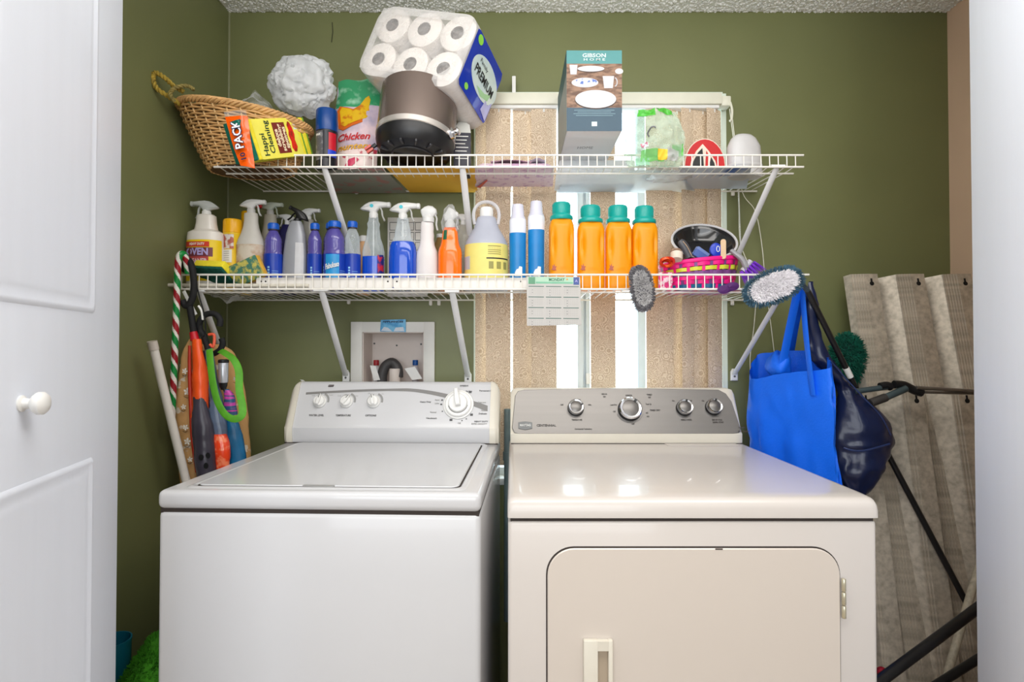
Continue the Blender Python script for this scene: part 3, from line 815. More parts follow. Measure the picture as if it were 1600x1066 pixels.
# ------------------------------------------------------------------ bottle builders
M_clear = film('clear_plastic', (222,230,234), .24, .08)
M_milky = mat('milky_plastic', (232,230,226), 0.35, var=.02, translucent=.35)
M_milkyb = mat('milky_blue_plastic', (206,210,224), 0.32, var=.02, translucent=.35)
M_head = film('frosted_trigger', (226,230,228), .55, .25)
M_headw = mat('white_trigger', (230,230,228), .3, var=.02, translucent=.15)
M_label_w = mat('white_label', (226,226,222), .45, var=.03)
M_ink = mat('black_ink', (30,30,34), .5)
def to_prof(pts, Y, zbase):
    """pts: (half width px, photo y) from top to bottom -> profile from the base up"""
    out = [(hw*mpp(Y), az(py, Y)-zbase) for hw, py in pts][::-1]
    r0 = out[0][0]; res = [(r0*.86, 0), (r0*.97, .003), (r0, .010)]
    res += [p for p in out if p[1] > .012]
    return res
def cut(prof, z0, z1):
    res = []
    def rad(z):
        for (r0,h0),(r1,h1) in zip(prof, prof[1:]):
            if h0 <= z <= h1 and h1 > h0: return r0+(r1-r0)*(z-h0)/(h1-h0)
        return prof[-1][0]
    res.append((rad(z0), z0)); res += [p for p in prof if z0 < p[1] < z1]; res.append((rad(z1), z1)); return res
def place(name, label, cat, px, Y, z=None, group=None, rot=0):
    return thing(name, label, cat, (ax(px, Y), Y, ZL+.005 if z is None else z), (0,0,rot), group)
def trigger_head(root, z, s, d, m_head, m_trig=None, nozzle=None, tilt=0.0, collar=None, yaw=0.0, rcol=.014):
    """spray head: z = height of its foot, s = scale, d = +1 nozzle right / -1 left"""
    Mz = Matrix.Translation((0,0,z)) @ Matrix.Rotation(yaw,4,'Z') @ Matrix.Rotation(tilt, 4, 'Y') @ Matrix.Diagonal((d*s, s, s, 1))
    q = MB(); q.lathe([(rcol,-.004),(rcol*1.02,0),(rcol*1.02,.013),(rcol*.9,.016),(rcol*.72,.022)], 20, M=Mz)
    for k in range(20):
        a = 2*PI*k/20; q.box(-.0006,.0006,rcol*1.0,rcol*1.05,0,.013, M=Mz@Matrix.Rotation(a,4,'Z'))
    c = q.build('collar', collar or m_head, root)
    # shroud: side profile in x-z with rounding
    poly = [(-.043,.027),(-.036,.024),(-.014,.020),(-.010,.012),(.010,.012),(.012,.022),(.022,.032),(.046,.034),(.047,.048),(.022,.051),(.004,.052),(-.014,.049),(-.028,.041),(-.040,.031)]
    Mx_ = Mz @ Matrix(((1,0,0,0),(0,0,-1,.011),(0,1,0,0),(0,0,0,1)))
    q = MB(); q.prism(poly, 0, .022, .0045, M=Mx_); h = q.build('spray_head', m_head, root, sharp=60)
    q = MB(); q.tube(bez([(.020,0,.034),(.027,0,.022),(.029,0,.006),(.036,0,-.010)],4), [.0045]*12+[.0055], 6, flat=(1.6,.6), M=Mz)
    q.build('trigger', m_trig or m_head, h)
    q = MB(); Mn = Mz @ Matrix.Translation((.046,0,.041)) @ Matrix.Rotation(R(90),4,'Y')
    q.lathe([(.0085,0),(.0085,.008),(.006,.010)], 12, sq=5, M=Mn); q.build('nozzle', nozzle or m_head, h)
    return h

# ---- oven cleaner
t = place('spray_bottle', 'white spray bottle with yellow oven cleaner label at the left end of the lower shelf', 'spray bottle', 321, 1.775)
pr = to_prof([(11,336),(12,337),(14,338),(15,350),(17,360),(19,361),(26,365),(27,372),(27.5,392),(27.5,430)], 1.775, ZL+.005)
q = MB(); q.lathe(pr, 32, sy=.72, sq=2.6); q.build('bottle', mat('oven_bottle_white',(230,224,216),.3,var=.02), t)
zl0, zl1 = .028, az(378,1.775)-ZL-.005
patch(pr, zl0, zl1, R(-165), R(-15), sy=.72, sq=2.6).build('label', mat('label_yellow',(240,206,20),.4,var=.04), t)
zz = lambda py: az(py,1.775)-ZL-.005
patch(pr, zz(404), zz(390), R(-160), R(-50), sy=.72, sq=2.6, off=.0010).build('label_panel', mat('label_maroon',(110,50,60),.4,var=.06), t)
patch(pr, zz(418), zz(404), R(-162), R(-62), sy=.72, sq=2.6, off=.0010).build('label_panel', mat('label_red',(176,70,70),.4,var=.1), t)
patch(pr, zz(389), zz(381), R(-150), R(-60), sy=.72, sq=2.6, off=.0012).build('label_panel', mat('label_red2',(200,60,40),.4,var=.1), t)
fnm = lambda zc: (lambda x,y: Vector((x-.008, -(.027*.72*2.05+.0035) + abs((x-.008))**2*5.0, zc+y)))
text('OVEN', 'lettering', t, mat('label_lilac',(170,160,214),.5), .030, fnm(zz(397)), width=.072, bold=.0012)
text('CLEANER', 'lettering', t, mat('label_pale',(214,190,200),.5), .020, fnm(zz(411)), width=.066, bold=.0008)
text('HEAVY DUTY', 'lettering', t, mat('label_white',(240,236,226),.5), .011, fnm(zz(385)), width=.05, bold=.0004)
trigger_head(t, zz(337), .92, -1, M_head, collar=M_whitepl)

# ---- aerosol cans
def aerosol(label, px, Y, hw, ytop, ycap, cap_m, can_m, z=None, group=None):
    z0 = ZL+.005 if z is None else z
    t = place('aerosol_can', label, 'aerosol can', px, Y, z0, group)
    r = hw*mpp(Y); h = az(ycap,Y)-z0; ht = az(ytop,Y)-z0
    pr = [(r*.92,0),(r,.002),(r,.005),(r*.97,.008),(r*.97,h-.008),(r*1.0,h-.006),(r*1.0,h-.002),(r*.9,h+.001)]
    q = MB(); q.lathe(pr, 28); q.build('can', can_m, t)
    q = MB(); q.lathe([(r*1.0,h-.001),(r*1.02,h+.002),(r*1.0,ht-.006),(r*.93,ht-.001),(r*.86,ht),(r*.3,ht)], 28); q.build('cap', cap_m, t)
    return t, pr, r, h
Y = 1.80
M_yel = mat('cap_yellow',(240,176,16),.3,var=.02)
t, pr, r, h = aerosol('yellow-capped aerosol can standing beside the white oven cleaner bottle', 363, Y, 14.5, 344, 365, M_yel, mat('can_yellow',(236,196,40),.3,var=.03))
patch(pr, h-.055, h-.008, R(-160), R(-60), off=.001).build('label', mat('label_pic',(214,206,200),.4,col2=(170,90,70),v2=(.45,.55),vscale=60), t)
patch(pr, h-.10, h-.058, R(-160), R(-70), off=.001).build('label_panel', M_label_w, t)
for k in range(5): patch(pr, h-.065-k*.007, h-.0635-k*.007, R(-150), R(-85), off=.0015).build('print_line', M_greyp, t)
Y = 1.92
t, pr, r, h = aerosol('small yellow-topped can half hidden behind the first clear spray bottle', 384, Y, 8, 331, 348, M_yel, mat('can_yellow',(0,0,0)))

# ---- spray bottles
def spray(label, px, Y, pts, body_m, head_top, s, d, head_m=M_headw, sy=.72, sq=2.3, tilt=0.0, nozzle=None, trig=None, collar=None, lean=0.0, rcol=.014):
    t = place('spray_bottle', label, 'spray bottle', px, Y)
    t.rotation_euler = (0, lean, 0)
    pr = to_prof(pts, Y, t.location.z)
    q = MB(); q.lathe(pr, 32, sy=sy, sq=sq); b = q.build('bottle', body_m, t)
    trigger_head(t, pr[-1][1]+.002, s, d, head_m, trig, nozzle, tilt, collar, rcol=rcol)
    return t, pr, (lambda py: az(py, Y)-t.location.z)
t, pr, zz = spray('translucent white spray bottle with a brown-stained lower half, behind the two sponges', 391, 1.79,
    [(10,334),(10.5,338),(10.5,346),(12,356),(15,366),(19,375),(21,382),(21,430)], mat('frosted_white_bottle',(226,222,214),.35,var=.03,translucent=.3), 312, .86, 1, M_headw, collar=M_milky)
patch(pr, .025, zz(384), R(-175), R(-5), sy=.72, sq=2.3).build('stained_label', mat('brown_stain',(206,196,180),.5,col2=(170,130,96),v2=(.45,.65),vscale=22), t)
t, pr, zz = spray('pale spray bottle with a red-tipped trigger, standing behind the purple bottles', 421, 1.90,
    [(9,336),(9.5,342),(10,350),(12,362),(14,376),(14,430)], mat('frosted_cream_bottle',(206,200,184),.35,var=.03,translucent=.3), 316, .80, 1, mat('pale_green_trigger',(206,214,200),.35,translucent=.2), collar=M_milky)
q = MB(); q.lathe([(.009,0),(.010,.002),(.010,.011),(.008,.013)], 14, M=Matrix.Translation((-.030,-.014,zz(324)))@Matrix.Rotation(R(90),4,'X')); q.build('red_dial', mat('red_nozzle',(216,40,50),.3), t)
# grey bottle with black trigger
Y = 1.80
t = place('spray_bottle', 'grey spray bottle with a black trigger, between the purple bottles', 'spray bottle', 459, Y); t.rotation_euler=(0,R(1.5),0)
pr = to_prof([(8,346),(9.5,349),(12,356),(14.5,366),(16.5,384),(18,400),(18.5,430)], Y, t.location.z)
q = MB(); q.lathe(pr, 32, sy=.6, sq=2.6); q.build('bottle', mat('silver_grey_plastic',(150,152,158),.32,var=.03,metal=.15), t)
patch(pr, .02, az(383,Y)-ZL, R(-78), R(-35), sy=.6, sq=2.6).build('label', mat('label_pale_grey',(196,196,198),.4,var=.05), t)
trigger_head(t, pr[-1][1]-.002, .78, -1, M_black, tilt=R(28), rcol=.013)
t, pr, zz = spray('white trigger spray bottle with a clear body, behind the grey bottle', 481, 1.90,
    [(8,344),(8,350),(10,360),(13,370),(14,384),(14,430)], mat('clear_grey_bottle',(190,188,180),.15,var=.04,translucent=.4), 328, .74, 1, M_headw, rcol=.012)
t, pr, zz = spray('dark navy spray bottle with a white trigger, mostly hidden behind the grey bottle', 448, 1.93,
    [(8,352),(9,356),(13,364),(15,376),(15,430)], mat('navy_bottle',(34,32,80),.3,var=.05), 336, .70, -1, M_headw, rcol=.012)

# ---- purple cleaner bottles
M_purple = mat('purple_liquid', (84,76,152), .12, var=.04, coat=.5)
M_bcap = mat('blue_cap', (20,90,190), .3, var=.03)
M_blabel = mat('blue_label', (22,60,170), .3, var=.12, vscale=12)
M_cyanl = mat('cyan_label', (40,150,214), .35, var=.12, vscale=14)
def purple(label, px, Y, hw, ytop, front=False, clear=False, group=None):
    t = place('cleaner_bottle', label, 'bottle', px, Y, group=group)
    k = hw/14.0
    zz = lambda py: az(py, Y)-t.location.z
    pr = to_prof([(6.0*k,ytop+12),(6.3*k,ytop+15),(7.5*k,ytop+17),(10*k,ytop+22),(12.4*k,ytop+28),(13.2*k,ytop+33),(12.7*k,ytop+36),(13.3*k,ytop+39),(12.8*k,ytop+42),(13.4*k,ytop+45),(12.9*k,ytop+48),(14*k,ytop+52),(14*k,430)], Y, t.location.z)
    q = MB(); q.lathe(pr, 30, sy=.85); q.build('bottle', M_clear if clear else M_purple, t)
    zt_ = zz(ytop+13); r = 8.2*k*mpp(Y)
    q = MB(); q.lathe([(r,zt_),(r*1.02,zt_+.002),(r*.98,zt_+.017),(r*.9,zt_+.020),(r*.3,zt_+.0205)], 24)
    for i in range(20): q.box(-.0005,.0005,r*.97,r*1.04,zt_+.002,zt_+.016, M=Matrix.Rotation(2*PI*i/20,4,'Z'))
    q.build('cap', M_bcap, t)
    q = MB(); q.lathe([(r*.86,zt_-.004),(r*.95,zt_-.003),(r*.95,zt_-.0005),(r*.86,zt_)], 20); q.build('neck_ring', mat('neck_ring_dark',(60,50,60),.3), t)
    ztop = zz(398); 
    patch(pr, .022, ztop, 0, 2*PI, 30, sy=.85).build('label', M_blabel, t)
    if front:
        patch(pr, .024, ztop-.003, R(-125), R(-50), sy=.85, off=.0012).build('label_picture', M_cyanl, t)
        fn = lambda x,y: Vector((x+.002, -(.0355*k*.85*.81+.0045)+ (x**2)*9, .080+y+x*.25))
        text('Fabuloso', 'lettering', t, M_label_w, .024, fn, width=.044, bold=.0008)
        patch(pr, .022, .036, R(-110), R(-65), sy=.85, off=.0014).build('label_fruit', mat('fruit_red',(150,30,90),.4,col2=(220,120,40),v2=(.5,.6),vscale=80), t)
        a0, a1 = R(-160), R(-138)
    else: a0, a1 = R(-112), R(-84)
    patch(pr, .024, .040, a0, a1, 6, sy=.85, off=.0012).build('barcode', M_label_w, t)
    for i in range(4):
        patch(pr, .046+i*.009, .052+i*.009, (a0+a1)/2-R(7), (a0+a1)/2+R(7), 4, sy=.85, off=.0012).build('label_icon', mat('icon_pale_blue',(150,200,236),.4), t)
    for i in range(6):
        b0 = a1+R(6) if not front else R(-46)
        patch(pr, .030+i*.0065, .0325+i*.0065, b0, b0+R(40), 5, sy=.85, off=.0012).build('print_line', mat('print_blue',(96,140,206),.5), t)
    return t
purple('purple cleaner bottle with a blue cap, between the clear and the grey spray bottles', 426, 1.79, 14, 346)
purple('slim purple cleaner bottle with a blue cap, just right of the grey bottle', 491, 1.80, 11.5, 346)
purple('widest purple cleaner bottle showing the front of its blue logo label', 522, 1.785, 16.5, 343, front=True)
purple('purple cleaner bottle whose blue cap shows behind the widest purple bottle', 516, 1.90, 12, 345)
purple('empty clear cleaner bottle with a blue cap, right of the widest purple one', 550, 1.80, 12.5, 343, clear=True)

# ---- small medicine-like bottle
t = place('small_bottle', 'small clear bottle with a white cap behind the empty clear cleaner bottle', 'bottle', 568, 1.92)
pr = to_prof([(6,378),(7,381),(9,386),(11,392),(11,430)], 1.92, t.location.z)
q = MB(); q.lathe(pr, 22); q.build('bottle', mat('peach_bottle',(226,176,130),.3,var=.05), t)
z = pr[-1][1]; q = MB(); q.lathe([(.015,z),(.0155,z+.002),(.015,z+.019),(.012,z+.021)], 22); q.build('cap', M_whitepl, t)

# ---- clear glass-cleaner bottles with blue liquid
M_blue = mat('blue_liquid', (16,74,190), .08, var=.04, coat=.6)
def windex(label, px, Y, pts, yl, s, d, lab=False):
    t = place('spray_bottle', label, 'spray bottle', px, Y)
    pr = to_prof(pts, Y, t.location.z); zz = lambda py: az(py, Y)-t.location.z
    zl = zz(yl)
    q = MB(); q.lathe(cut(pr, zl+.0004, pr[-1][1]), 32, sy=.7, sq=2.4); q.build('bottle', M_clear, t, label='clear upper part of the bottle')
    q = MB(); q.lathe([(r*.995,z) for r,z in cut(pr, 0, zl)], 32, sy=.7, sq=2.4); q.build('blue_liquid', M_blue, t)
    q = MB(); q.tube([(0,0,.02),(0,0,pr[-1][1])], .0022, 6); q.build('dip_tube', M_whitepl, t)
    trigger_head(t, pr[-1][1], s, d, M_headw, rcol=.0135)
    q = MB(); h = pr[-1][1]+.036*s; q.prism(circle(.006,12), 0, .0008, M=Matrix.Translation((-.004*d,-.0112*s-.0004,h))@Matrix.Rotation(R(90),4,'X')); q.build('teal_mark', mat('teal_mark',(60,180,196),.4), t)
    return t, pr, zz
t, pr, zz = windex('clear spray bottle a third full of blue liquid, left of the full blue one', 583, 1.82,
    [(7.5,340),(8,346),(10,350),(9,356),(10,362),(11,372),(15,384),(17,394),(17,430)], 402, 1.02, 1)
patch(pr, .02, zz(400), R(-60), R(-20), 8, sy=.7, sq=2.4, off=.001).build('label', mat('label_navy',(30,40,120),.4,col2=(200,40,60),v2=(.5,.58),vscale=30), t)
windex('clear spray bottle full of bright blue liquid with a white trigger head', 629, 1.765,
    [(9,342),(9,347),(10,352),(12,360),(13,370),(17,378),(20.5,386),(21.5,396),(21.5,432)], 379, 1.0, 1)
# ---- white trigger bottle
Y = 1.775
t = place('spray_bottle', 'plain white slim-necked spray bottle between the blue and the orange ones', 'spray bottle', 667, Y)
pr = to_prof([(8,346),(9.5,348),(10.5,356),(10,362),(11,368),(10.5,374),(12,384),(16,394),(17,404),(17.5,432)], Y, t.location.z)
q = MB(); q.lathe(pr, 30, sy=.7, sq=2.3); q.build('bottle', mat('white_hdpe',(226,220,218),.32,var=.02,translucent=.1), t)
Mz = Matrix.Translation((0.004,0,pr[-1][1]))
q = MB(); q.lathe([(.019,-.004),(.0195,.010),(.016,.014),(.015,.020)], 20, M=Mz); q.build('collar', M_headw, t)
q = MB(); q.prism([(-.018,.010),(.014,.010),(.022,.020),(.028,.026),(.026,.038),(.014,.048),(.000,.050),(-.012,.046),(-.024,.036),(-.024,.028)], -.012, .012, .005, M=Mz@Matrix(((1,0,0,0),(0,0,-1,0),(0,1,0,0),(0,0,0,1)))); h = q.build('spray_head', M_headw, t, sharp=60)
q = MB(); q.tube(bez([(.020,0,.024),(.027,0,.010),(.026,0,-.010),(.030,0,-.03)],4), .005, 6, flat=(1.3,.6), M=Mz); q.build('trigger', M_headw, h)
# ---- dark bottle behind
t = place('cleaner_bottle', 'small bottle with a purple and yellow label glimpsed between white and orange sprays', 'bottle', 688, 1.90)
pr = to_prof([(6,372),(7,376),(13,386),(14,392),(14,430)], 1.90, t.location.z)
q = MB(); q.lathe(pr, 24); q.build('bottle', mat('amber_bottle',(150,120,70),.3), t)
patch(pr, .02, .062, R(-170), R(-40)).build('label', mat('label_violet',(110,60,110),.4,col2=(220,190,60),v2=(.48,.55),vscale=40), t)
z = pr[-1][1]; q = MB(); q.lathe([(.014,z),(.014,z+.012),(.010,z+.014)], 18); q.build('cap', M_whitepl, t)
# ---- orange spray with shrink film over its head
Y = 1.765
t = place('spray_bottle', 'orange spray bottle with clear film wrapped round its white trigger', 'spray bottle', 703, Y)
pr = to_prof([(8,355),(10,357),(12,364),(13,375),(14.5,383),(17.5,390),(18.5,396),(18.5,432)], Y, t.location.z)
q = MB(); q.lathe(pr, 30, sy=.7, sq=2.3); q.build('bottle', mat('orange_liquid',(250,112,10),.15,var=.04,coat=.4), t)
Mz = Matrix.Translation((0,0,pr[-1][1]-.002))
q = MB(); q.lathe([(.0165,-.002),(.017,.012),(.013,.018),(.011,.026)], 20, M=Mz); q.build('collar', M_headw, t)
q = MB(); q.prism([(-.018,.020),(.010,.020),(.016,.030),(.028,.036),(.026,.048),(.008,.060),(-.004,.066),(-.012,.052),(-.020,.040)], -.010, .010, .004, M=Mz@Matrix(((1,0,0,0),(0,0,-1,0),(0,1,0,0),(0,0,0,1)))); h = q.build('spray_head', M_headw, t, sharp=60)
q = MB(); q.tube(bez([(.018,0,.034),(.024,0,.022),(.020,0,.010),(.026,0,-.006)],4), .004, 6, flat=(1.4,.6), M=Mz); q.build('trigger', M_headw, h)
def ff(u, v):
    a = 2*PI*u; r = .024+.006*math.sin(PI*v)-.018*v**3; p = Vector((math.cos(a)*r*1.0, math.sin(a)*r*.7, v*.088-.012))
    return p + Vector((math.cos(a),math.sin(a),0))*.006*nz((p.x,p.y,p.z),60,3)
q = MB(); q.grid(ff, 24, 12, 0, True, M=Mz); q.build('film_wrap', film('clear_film',(232,232,232),.10,.1), t)
patch(pr, az(376,Y)-t.location.z, az(361,Y)-t.location.z, R(-135), R(-108), 5, sy=.7, sq=2.3, off=.001).build('warning_label', mat('label_yel_green',(230,210,30),.4,col2=(20,90,60),v2=(.49,.51),vscale=12), t)
# clear bottle behind it
t, pr, zz = spray('clear bottle with a clouded film sleeve behind the orange spray', 723, 1.88,
    [(7,352),(8,356),(12,366),(15,376),(15,396),(14,430)], film('cloudy_bottle',(226,222,214),.30,.2), 340, .70, -1, M_headw, rcol=.012)

# ---- gallon jug
Y = 1.795
t = place('gallon_jug', 'large translucent jug with a loop handle and a pale yellow label', 'jug', 760, Y)
zz = lambda py: az(py, Y)-t.location.z
pr = to_prof([(13,340),(15,342),(16.5,348),(20,358),(26,368),(31,377),(33.5,384),(34,390),(33.4,392),(34,394),(34,432)], Y, t.location.z)
q = MB(); q.lathe(pr, 40, sy=.85, sq=2.3); q.build('jug_body', M_milkyb, t)
patch(pr, .024, zz(385), R(-172), R(-8), 24, sy=.85, sq=2.3).build('label', mat('label_pale_yellow',(226,214,120),.45,var=.04), t)
patch(pr, zz(409), zz(407), R(-88), R(-20), 12, sy=.85, sq=2.3, off=.001).build('print_line', M_ink, t)
for i in range(5): patch(pr, zz(390+i*3), zz(388.8+i*3), R(-84), R(-50), 6, sy=.85, sq=2.3, off=.001).build('print_line', mat('olive_print',(150,144,80),.5), t)
for i in range(3): patch(pr, zz(424), zz(413), R(-82+i*20), R(-70+i*20), 6, sy=.85, sq=2.3, off=.001).build('print_frame', mat('olive_print',(0,0,0)), t)
patch(pr, zz(424), zz(404), R(-165), R(-132), 6, sy=.85, sq=2.3, off=.001).build('label_peel', M_milkyb, t)
q = MB(); q.lathe([(.021,zz(342)),(.022,zz(341)),(.022,zz(328)),(.019,zz(325)),(.006,zz(324))], 24); q.build('cap', M_whitepl, t)
q = MB()
for s in (-1,1): q.tube(bez([(s*.018,-.028,zz(376)),(s*.008,-.022,zz(350))],3), .003, 6)
q.build('mould_ridge', M_milkyb, t)
q = MB(); hp = [(-18,352),(-20,338),(-17,326),(-9,319),(0,317),(9,319),(17,326),(20,338),(18,352)]
q.tube(bez([(a*mpp(Y), -.012, zz(b)) for a,b in hp],4), .0055, 8); q.build('loop_handle', film('clear_handle',(232,232,236),.45,.15), t)
# ---- tall white and blue bottles
def cream_bottle(label, px, Y, top):
    t = place('lotion_bottle', label, 'bottle', px, Y)
    d = top-320; zz = lambda py: az(py, Y)-t.location.z
    pr = to_prof([(12.5,343+d),(13,345+d),(13.2,352+d),(12.8,366+d),(12.6,400),(12.2,430)], Y, t.location.z)
    q = MB(); q.lathe(pr, 28, sy=.7); q.build('bottle', mat('white_blue_bottle',(226,228,236),.3,var=.02), t)
    q = MB(); q.lathe([(11.8*mpp(Y),zz(343+d)),(11.8*mpp(Y),zz(341+d)),(10.2*mpp(Y),zz(338+d)),(9.0*mpp(Y),zz(322+d)),(8.2*mpp(Y),zz(320+d)),(2*mpp(Y),zz(319.5+d))], 26, sy=.75)
    q.build('cap', mat('lilac_white_cap',(206,206,220),.3,var=.02), t)
    patch(pr, .022, zz(365+d), 0, 2*PI, 28, sy=.7).build('label', mat('bright_blue_label',(14,122,190),.3,var=.06), t)
    q = MB(); q.prism([(-.013,0),(.011,0),(.011,.030),(.002,.032),(-.001,.024),(-.007,.022),(-.012,.012)], 0, .0006, M=Matrix.Translation((.003,-12.6*mpp(Y)*.7-.0012,zz(430)-.006))@Matrix.Rotation(R(90),4,'X')); q.build('label_swoosh', M_label_w, t)
    return t
cream_bottle('shorter white-capped bright blue bottle, left one of the pair', 809, 1.77, 320)
cream_bottle('taller white-capped bright blue bottle, right one of the pair', 838, 1.77, 315)
# ---- four detergent bottles
M_or = mat('orange_detergent', (255,172,8), .40, var=.02, coat=.1, translucent=.3)
M_teal = mat('teal_cap', (20,160,150), .3, var=.02)
def detergent(label, px, Y, top, hw, group):
    t = place('detergent_bottle', label, 'detergent bottle', px, Y, group=group)
    zz = lambda py: az(py, Y)-t.location.z
    H = zz(top+26); W = hw*mpp(Y)
    def fn(u, v):
        a = 2*PI*u; ca, sa = math.cos(a), math.sin(a); sq = 3.4
        k = 1/((abs(ca)**sq+abs(sa)**sq)**(1/sq))
        z = H*v
        w = 1.0
        if v < .03: w = .93+.07*(v/.03)
        if v > .86: w = 1-.22*((v-.86)/.14)**2
        p = Vector((ca*k*W*w, sa*k*W*.82*w, z))
        # finger grips pressed into both flanks of the front
        for s in (-1, 1):
            dx = (p.x - s*W*.66)/(W*.17); dz = (z-H*.66)/(H*.20)
            g = dx*dx+dz*dz
            if sa < 0 and g < 1.6: p.y += .009*math.exp(-g*1.6)
        if sa < 0: p.y += .0022*math.exp(-((p.x)/(W*.42))**2)*(-1)*(1 if .3 < v < .92 else 0)
        return p
    q = MB(); q.grid(fn, 72, 36, 0, True)
    k = len(q.v); q.f.append(list(range(k-72,k))); q.m.append(0); q.f.append(list(range(72))[::-1]); q.m.append(0)
    q.build('bottle', M_or, t)
    r = .030*hw/20
    q = MB(); zc = H-.002
    q.lathe([(r*1.18,zc),(r*1.27,zc+.004),(r*1.25,zc+.012),(r*1.02,zc+.017),(r*.98,zc+.020)], 32); q.build('cap_collar', M_teal, t)
    q = MB(); q.lathe([(r*.98,zc+.019),(r*1.0,zc+.022),(r*.97,zz(top)-.003),(r*.90,zz(top)),(r*.3,zz(top)+.0005)], 32)
    for i in range(36): q.box(-.0007,.0007,r*.95,r*1.01,zc+.023,zz(top)-.006, M=Matrix.Rotation(2*PI*i/36,4,'Z'))
    q.build('cap', M_teal, t)
    q = MB(); q.prism([(-.011,.0),(-.006,.006),(-.008,.016),(-.004,.011),(-.001,.019),(.001,.010),(.007,.012),(.003,.004),(.006,-.002)], 0, .0006, M=Matrix.Translation((-W*.62,-W*.82-.0008,zz(424)))@Matrix.Rotation(R(90),4,'X'))
    q.build('label_leaf', mat('leaf_print',(170,90,70),.5), t)
    return t
g = 'orange detergent bottles on the lower shelf'
detergent('tallest orange detergent bottle with a teal cap, leftmost of the four', 877.5, 1.755, 318, 19.5, g)
detergent('second orange detergent bottle from the left, partly behind the calendar edge', 923, 1.75, 323, 21, g)
detergent('third orange detergent bottle from the left, above the gap left of the grey brush', 966, 1.755, 323, 20.5, g)
detergent('rightmost orange detergent bottle with teal cap, behind the grey brush', 1007, 1.76, 324, 20, g)

# ------------------------------------------------------------------ small things along the lower shelf front
def sponge(label, c, rot, size, foam, scrub, top_scrub=False):
    t = thing('sponge', label, 'sponge', c, rot)
    w, d, h = size
    q = MB(); q.rbox(-w/2, w/2, -d/2, d/2, -h/2, h*.22, .004, 2); f = q.build('foam', foam, t)
    q = MB(); q.rbox(-w/2, w/2, -d/2, d/2, h*.22, h/2, .003, 2); q.build('scrub_layer', scrub, t)
    return t
M_foam = mat('yellow_foam', (240,222,50), .8, var=.06, vscale=40, bump=.3, bscale=120)
M_scrub = mat('green_scrub', (12,84,70), .9, var=.2, vscale=90, bump=.4, bscale=200)
c = at(336,425,1.72); sponge('clean yellow and green sponge at the left end of the lower shelf', c, (R(146),R(4),R(-14)), (.11,.072,.034), M_foam, M_scrub)
M_foam2 = mat('ochre_foam', (220,170,60), .8, var=.1, vscale=30, bump=.3, bscale=120)
M_scrub2 = mat('worn_speckled_scrub', (70,120,100), .9, col2=(190,180,90), v2=(.45,.58), vscale=60, bump=.4, bscale=200)
c = at(388,424,1.715); sponge('worn speckled sponge tilted up beside the clean one', c, (R(100),R(-22),R(-8)), (.098,.070,.032), M_foam2, M_scrub2)
# white perforated slats laid inside the lip
def slat(label, x0, x1, y, z0, holes):
    t = thing('blind_slat', label, 'slat', ((x0+x1)/2, y, z0), group='white slats lying along the lower shelf lip')
    cx = (x0+x1)/2
    Mp = Matrix(((1,0,0,0),(0,0,-1,.003),(0,1,0,0),(0,0,0,1)))
    q = MB(); q.prism(rrect(x0-cx, x1-cx, 0, .033, .006, 4), 0, .006, .001, M=Mp); q.build('slat_body', mat('slat_white',(232,228,222),.45,var=.02), t)
    for h in holes:
        q = MB(); q.prism(circle(.0028,10,(h-cx,.021)), .0055, .0065, M=Mp); q.build('hole', M_gap, t)
    return t
ys = SF+.016
slat('left white perforated slat lying inside the lower shelf lip', ax(400,ys), ax(613.6,ys), ys, ZL+.0045, [ax(408,ys), ax(415,ys), ax(606,ys)])
slat('right white perforated slat, running in front of the orange spray and jug', ax(614,ys), ax(848,ys), ys+.001, ZL+.0045, [ax(620,ys), ax(814,ys)])
# clouded plastic scrap under the shelf
t = thing('plastic_bag', 'scrap of clear plastic poking down through the wires of the lower shelf', 'plastic bag', at(358,462,1.80))
def fn(u, v):
    p = Vector(((u-.5)*.09, (v-.5)*.08, -.018+.018*abs(u-.55)*2)); p.z += .010*nz((p.x,p.y,0),50,9)-.012*max(0,1-abs(u-.6)*5)*max(0,1-v*2); return p
q = MB(); q.grid(fn, 16, 12); q.build('bag_film', film('clear_film',(0,0,0)), t)

# ---- laminated chart leaning on the wall
t = thing('wire_chart', 'white chart of black-outlined boxes standing behind the glass cleaner bottles', 'chart', (ax(636,1.965), 1.965, ZL+.004))
q = MB(); x0, x1 = ax(605,1.965)-t.location.x, ax(668,1.965)-t.location.x; zt_ = az(340,1.965)-t.location.z
q.rbox(x0, x1, -.001, .001, 0, zt_, .0006); q.build('sheet', mat('chart_white',(214,212,206),.4,var=.03), t)
for i in range(3):
    for j in range(4):
        a = x0+.008+i*.046; b = a+.040; c = zt_-.018-j*.036; dd_ = c-.028
        q = MB()
        for (u0,v0,u1,v1) in ((a,c,b,c),(b,c,b,dd_),(b,dd_,a,dd_),(a,dd_,a,c)): q.tube([(u0,-.0015,v0),(u1,-.0015,v1)], .0009, 4)
        q.build('box_outline', M_ink, t)

